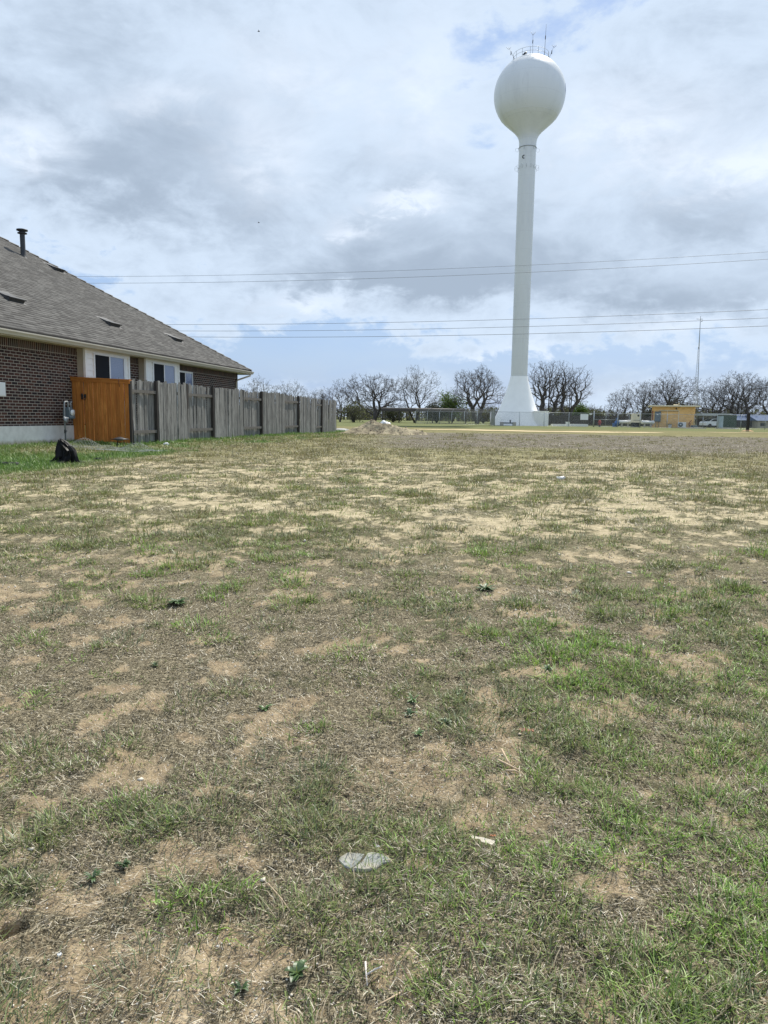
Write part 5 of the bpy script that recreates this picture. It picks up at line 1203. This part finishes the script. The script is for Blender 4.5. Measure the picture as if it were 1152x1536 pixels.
bush(1020, 590, 54, 142, 'dark evergreen mass behind the pump house roof', 'leaf_dark', 5000, 7)
bush(975, 600, 40, 146, 'dark brush left of the pump house', 'leaf_dark', 1200, 8)
bush(1110, 592, 80, 146, 'dark brush under the large spreading tree', 'leaf_dark', 1500, 9)
bush(590, 603, 60, 142, 'brown green brush behind the dark bare tree', 'leaf_dark', 1500, 10)
bush(725, 606, 50, 146, 'dim brush under the rounded bare tree', 'leaf_olive', 1600, 11)
bush(420, 596, 90, 134, 'olive brush beyond the middle of the fence', 'leaf_olive', 1500, 12)
# distant wood closing the horizon
def far_wood():
    g = np.random.default_rng(3); n = 3200; T_ = Twigs(); C = []
    for i in range(n):
        x = g.uniform(-150, 230); Y = g.uniform(215, 250); h = 2.6+3.2*float(vnoise(x, 1, .05, 4))+g.random()*1.5; b = Vector((x, Y, .6)); T_.seg(b, b+Vector((g.normal(0, .3), 0, h)), .10, .03)
        for _ in range(5): q = b+Vector((0, 0, h*g.uniform(.2, .8))); T_.seg(q, q+Vector((g.normal(0, 1.2), g.normal(0, .6), g.random()*1.4)), .05, .02)
        C.append((x, Y, .6+h*g.uniform(.1, .75)))
    r = T_.build('distant_wood', M['twig'], None, 3); tag(r, 'low hazy line of scrub woodland along the horizon', 'woodland', kind='stuff')
    o = leaf_cloud(np.array(C), 15000, 'leaf_olive', r, 8, .45, .5, 'brush')
far_wood()
# two dead trunks/poles right of the tower
for px, yt, Y, w, lab in ((853, 590, 118, .10, 'thin dark bare pole right of the leaning tree'), (822, 570, 120, .12, 'slim dark pole standing among the limbs right of the tower')):
    p = on_ground(px, Y); H = at(px, yt, Y).z-p.z; m_ = MB(); m_.tube([p, p+Vector((0, 0, H))], [w, w*.7], 6); m_.tube([p+Vector((-.5, 0, H*.93)), p+Vector((.5, 0, H*.93))], .04, 5); m_.build('pole', M['post_dark'], label=lab, cat='pole')

# ------------------------------------------------------------------ things lying in the foreground
def rock_slab():
    c = ground_hit(549, 1298); r = empty('flat_stone', c, label='cracked flat grey stone bedded in the foreground soil', cat='stone')
    out = [(-.078, .064), (-.045, .050), (-.022, .047), (.018, .053), (.048, .046), (.086, .016), (.079, .003), (.052, -.010), (.032, -.036), (-.008, -.050), (-.044, -.042), (-.068, -.022), (-.092, .012)]
    def piece(pts, nm, tilt, z0):
        m_ = MB(); rr = random.Random(len(pts)); cx = sum(p[0] for p in pts)/len(pts); cy = sum(p[1] for p in pts)/len(pts); K = len(pts); rings = []
        for f, z in ((1.02, -.02), (1.0, .008), (.93, .0135), (.6, .0150), (.3, .0135)):
            rings.append([Vector((cx+(x-cx)*f, cy+(y-cy)*f, z+z0+tilt*(x-cx)+rr.uniform(-.0014, .0014))) for x, y in pts])
        for a, b in zip(rings, rings[1:]):
            for i in range(K): j = (i+1) % K; m_.face([a[i], a[j], b[j], b[i]])
        m_.face(rings[-1]); return m_
    t = NT('grey_limestone'); v = t.co(); n = t.noise(v, 34, 8, .7); n2 = t.noise(v, 9, 4); st = t.mix(t.rng(n, .35, .65), (.17, .18, .17), (.36, .37, .345)); st = t.mix(t.rng(n2, .42, .62, 0, .8), st, (.37, .33, .26)); t.bump(n, .8, .006); mt = t.fin(st, .9, spec=.25)
    left = [out[0], out[1], out[2], (-.004, .040), (-.018, .006), (-.036, -.026), (-.048, -.036), out[11], out[12]]
    right = [(.004, .046), out[3], out[4], out[5], out[6], out[7], out[8], out[9], out[10], (-.028, -.026), (-.010, .006)]
    piece(left, '', .04, -.002).build('slab_piece', mt, r); piece(right, '', -.02, .002).build('slab_piece', mt, r)
rock_slab()
def chunk(name, px, py, sz, rz, mat, lab, cat, seed=1, rx=0, z=.0):
    c = ground_hit(px, py); rr = random.Random(seed); bm = bmesh.new(); bmesh.ops.create_cube(bm, size=1); bmesh.ops.subdivide_edges(bm, edges=bm.edges[:], cuts=3, use_grid_fill=True)
    for v in bm.verts:
        v.co = Vector((v.co.x*sz[0]*(1+.18*v.co.y), v.co.y*sz[1], v.co.z*sz[2])); v.co += Vector((rr.gauss(0, 1), rr.gauss(0, 1), rr.gauss(0, 1)))*min(sz)*.07
    me = bpy.data.meshes.new(name); bm.to_mesh(me); bm.free(); me.materials.append(mat); o = bpy.data.objects.new(name, me); COL.objects.link(o); o.location = c+Vector((0, 0, sz[2]*.15+z)); o.rotation_euler = (rx, 0, rz); tag(o, lab, cat); return o
chunk('brick_piece', 724, 1265, (.075, .026, .014), -.35, plain('pale_limestone', (.58, .52, .42), .9, 0, .15, 30, .3), 'pale wedge of broken stone edged with clay in the foreground', 'stone', 3, .2)
chunk('clay_chip', 735, 1256, (.035, .012, .008), -.3, plain('terracotta', (.36, .15, .07), .9, 0, .2, 30), 'small terracotta chip behind the pale wedge stone', 'clay chip', 6)
chunk('brick_fragment', 790, 1098, (.06, .03, .02), .1, plain('red_brick', (.36, .16, .11), .9, 0, .2, 20), 'reddish brick fragment in the grass right of centre', 'brick fragment', 4)
chunk('white_pebble', 583, 1283, (.018, .014, .012), .4, M['white'], 'white pebble touching the right of the cracked stone', 'pebble', 5)
chunk('white_pebble', 90, 1440, (.010, .008, .007), .9, M['white'], 'white pebble near the burrow, lower left', 'pebble', 7)
chunk('white_litter', 842, 718, (.12, .10, .05), .2, M['white'], 'scrap of white litter far out on the bare soil', 'litter', 8)
chunk('white_chip', 567, 1265, (.012, .018, .012), .2, M['white'], 'tiny white chip above the cracked stone', 'pebble', 9)
def stick(name, pxs, rad, mat, lab, lift=.008):
    m_ = MB(); base = None
    for branch in pxs:
        pts = [ground_hit(x, y)+Vector((0, 0, lift+h)) for x, y, h in branch]; base = base or pts[0].copy(); m_.tube([p-base for p in pts], [rad*(1-.5*i/len(pts)) for i in range(len(pts))], 6)
    o = m_.build(name, mat, label=lab, cat='twig'); o.location = base
pale = plain('bleached_wood', (.66, .60, .54), .8, 0, .1, 40); tanw = plain('dry_tan_wood', (.50, .38, .25), .85, 0, .2, 40)
stick('white_twig', [[(548, 1455, .012), (549, 1466, .008), (551, 1482, .0)], [(549, 1468, .008), (562, 1464, .01), (573, 1459, .015)]], .0028, pale, 'bleached white forked twig at the bottom centre')
stick('dry_branch', [[(747, 1150, .015), (762, 1157, .02), (778, 1163, .01)], [(752, 1138, .03), (760, 1150, .02), (770, 1160, .01)], [(758, 1164, .006), (772, 1162, .008), (784, 1164, .0)]], .0045, tanw, 'tan splintered branch in the grass right of centre')
stick('fallen_twig', [[(640+180, 1536-100, .0), (600, 1500, .012), (560, 1520, .0)][1:], ], .0022, tanw, 'pale dry stem lying at the bottom centre')
stick('fallen_twig', [[(402, 1335, .01), (422, 1360, .008), (440, 1380, .0)]], .002, tanw, 'pale dry stem lying left of the cracked stone')
# burrow: dark inside
# weeds
def weed(px, py, n, L_, w_, lab, dark=False, up=.5, seed=0, lobed=False):
    c = ground_hit(px, py); r = empty('weed', c+Vector((0, 0, .004)), label=lab, cat='weed', group='broad-leaved weeds dotted over the lot'); rr = random.Random(seed); m_ = MB()
    for k_ in range(n):
        a = rr.random()*6.283; el_ = rr.uniform(.12, up); L2 = L_*rr.uniform(.6, 1.1); dx, dy = math.cos(a), math.sin(a); K = 6; prev = None
        for i in range(K+1):
            t = i/K; rr_ = L2*t; z = math.sin(min(t*1.9, 1.57))*L2*el_*1.0-.35*L2*el_*t*t; wd = w_*(math.sin(math.pi*min(1, .12+t*.88))**.7)*(1+.35*((i % 2)*1.0 if lobed else 0)); 
            cur = (Vector((dx*rr_-dy*wd, dy*rr_+dx*wd, z+.2*wd)), Vector((dx*rr_, dy*rr_, z)), Vector((dx*rr_+dy*wd, dy*rr_-dx*wd, z+.2*wd)))
            if prev: m_.face([prev[0], cur[0], cur[1], prev[1]], smooth=True); m_.face([prev[1], cur[1], cur[2], prev[2]], smooth=True)
            prev = cur
    cc = (.060, .105, .032) if dark else (.09, .17, .045); t = NT('weed_leaf'); v = t.co(); n_ = t.noise(v, 30, 4); cl = t.ramp(n_, [(.3, tuple(x*.7 for x in cc)), (.7, tuple(x*1.5 for x in cc))])
    d = t.nd('ShaderNodeBsdfDiffuse', {'Color': cl}); tl = t.nd('ShaderNodeBsdfTranslucent', {'Color': cl}); gl = t.nd('ShaderNodeBsdfGlossy', {'Roughness': .45}); m1 = t.nd('ShaderNodeMixShader', {0: .25}); t.L.new(d.outputs[0], m1.inputs[1]); t.L.new(tl.outputs[0], m1.inputs[2]); m2 = t.nd('ShaderNodeMixShader', {0: .06}); t.L.new(m1.outputs[0], m2.inputs[1]); t.L.new(gl.outputs[0], m2.inputs[2]); t.L.new(m2.outputs[0], t.N['Material Output'].inputs[0])
    m_.build('leaf_rosette', t.m, r)
weed(444, 1465, 10, .040, .0095, 'round-leaved dark green weed at the bottom, left of the white twig', True, .6, 1)
weed(361, 1486, 14, .03, .004, 'small dark rosette weed at the bottom left of the round-leaved one', True, .8, 2)
weed(140, 1325, 12, .035, .004, 'narrow-leaved blue green weed on the left foreground straw', True, .9, 3)
weed(186, 1302, 14, .03, .005, 'tight dark weed on the left foreground above the burrow', True, .9, 4)
weed(614, 1073, 22, .042, .004, 'dark ferny weed on the central bare soil', True, .8, 5, True)
weed(620, 1056, 14, .042, .004, 'bright green weed just behind the dark ferny one', False, .9, 6, True)
weed(628, 1105, 14, .035, .004, 'green weed in front of the dark ferny one', False, .8, 7, True)
weed(667, 1086, 14, .035, .004, 'dark weed to the right of the ferny pair', True, .8, 8, True)
weed(266, 906, 30, .085, .009, 'wide blue green weed patch in the left middle distance', True, .5, 9, True)
weed(728, 886, 34, .09, .009, 'wide dark green weed patch right of centre in the middle distance', True, .5, 10, True)
weed(398, 1064, 12, .035, .006, 'bright broad-leaved weed left of centre', False, .7, 11, True)
weed(232, 1001, 14, .03, .003, 'dark little weed above the pale tuft on the left', True, .8, 12, True)
weed(820, 1007, 16, .045, .005, 'grey green weed right of centre beyond the foreground grass', True, .6, 13, True)
weed(690, 1042, 10, .035, .004, 'sparse bright weed above the central bare patch', False, .7, 14, True)
# birds
for px, py, Y, lab in ((388, 47, 90, 'tiny dark bird high in the upper left sky'), (388, 334, 110, 'tiny dark bird in the sky left of the bright cloud edge')):
    p = at(px, py, Y); m_ = MB(); m_.tube([(-.14, 0, 0), (-.05, 0, .0), (.08, 0, .01), (.16, 0, .02)], [.01, .05, .05, .01], 6); m_.face([(-.03, 0, .02), (.05, 0, .02), (.02, .28, .10)]); m_.face([(-.03, 0, .02), (.02, -.28, .10), (.05, 0, .02)]); o = m_.build('bird', M['black_plastic'], label=lab, cat='bird'); o.location = p
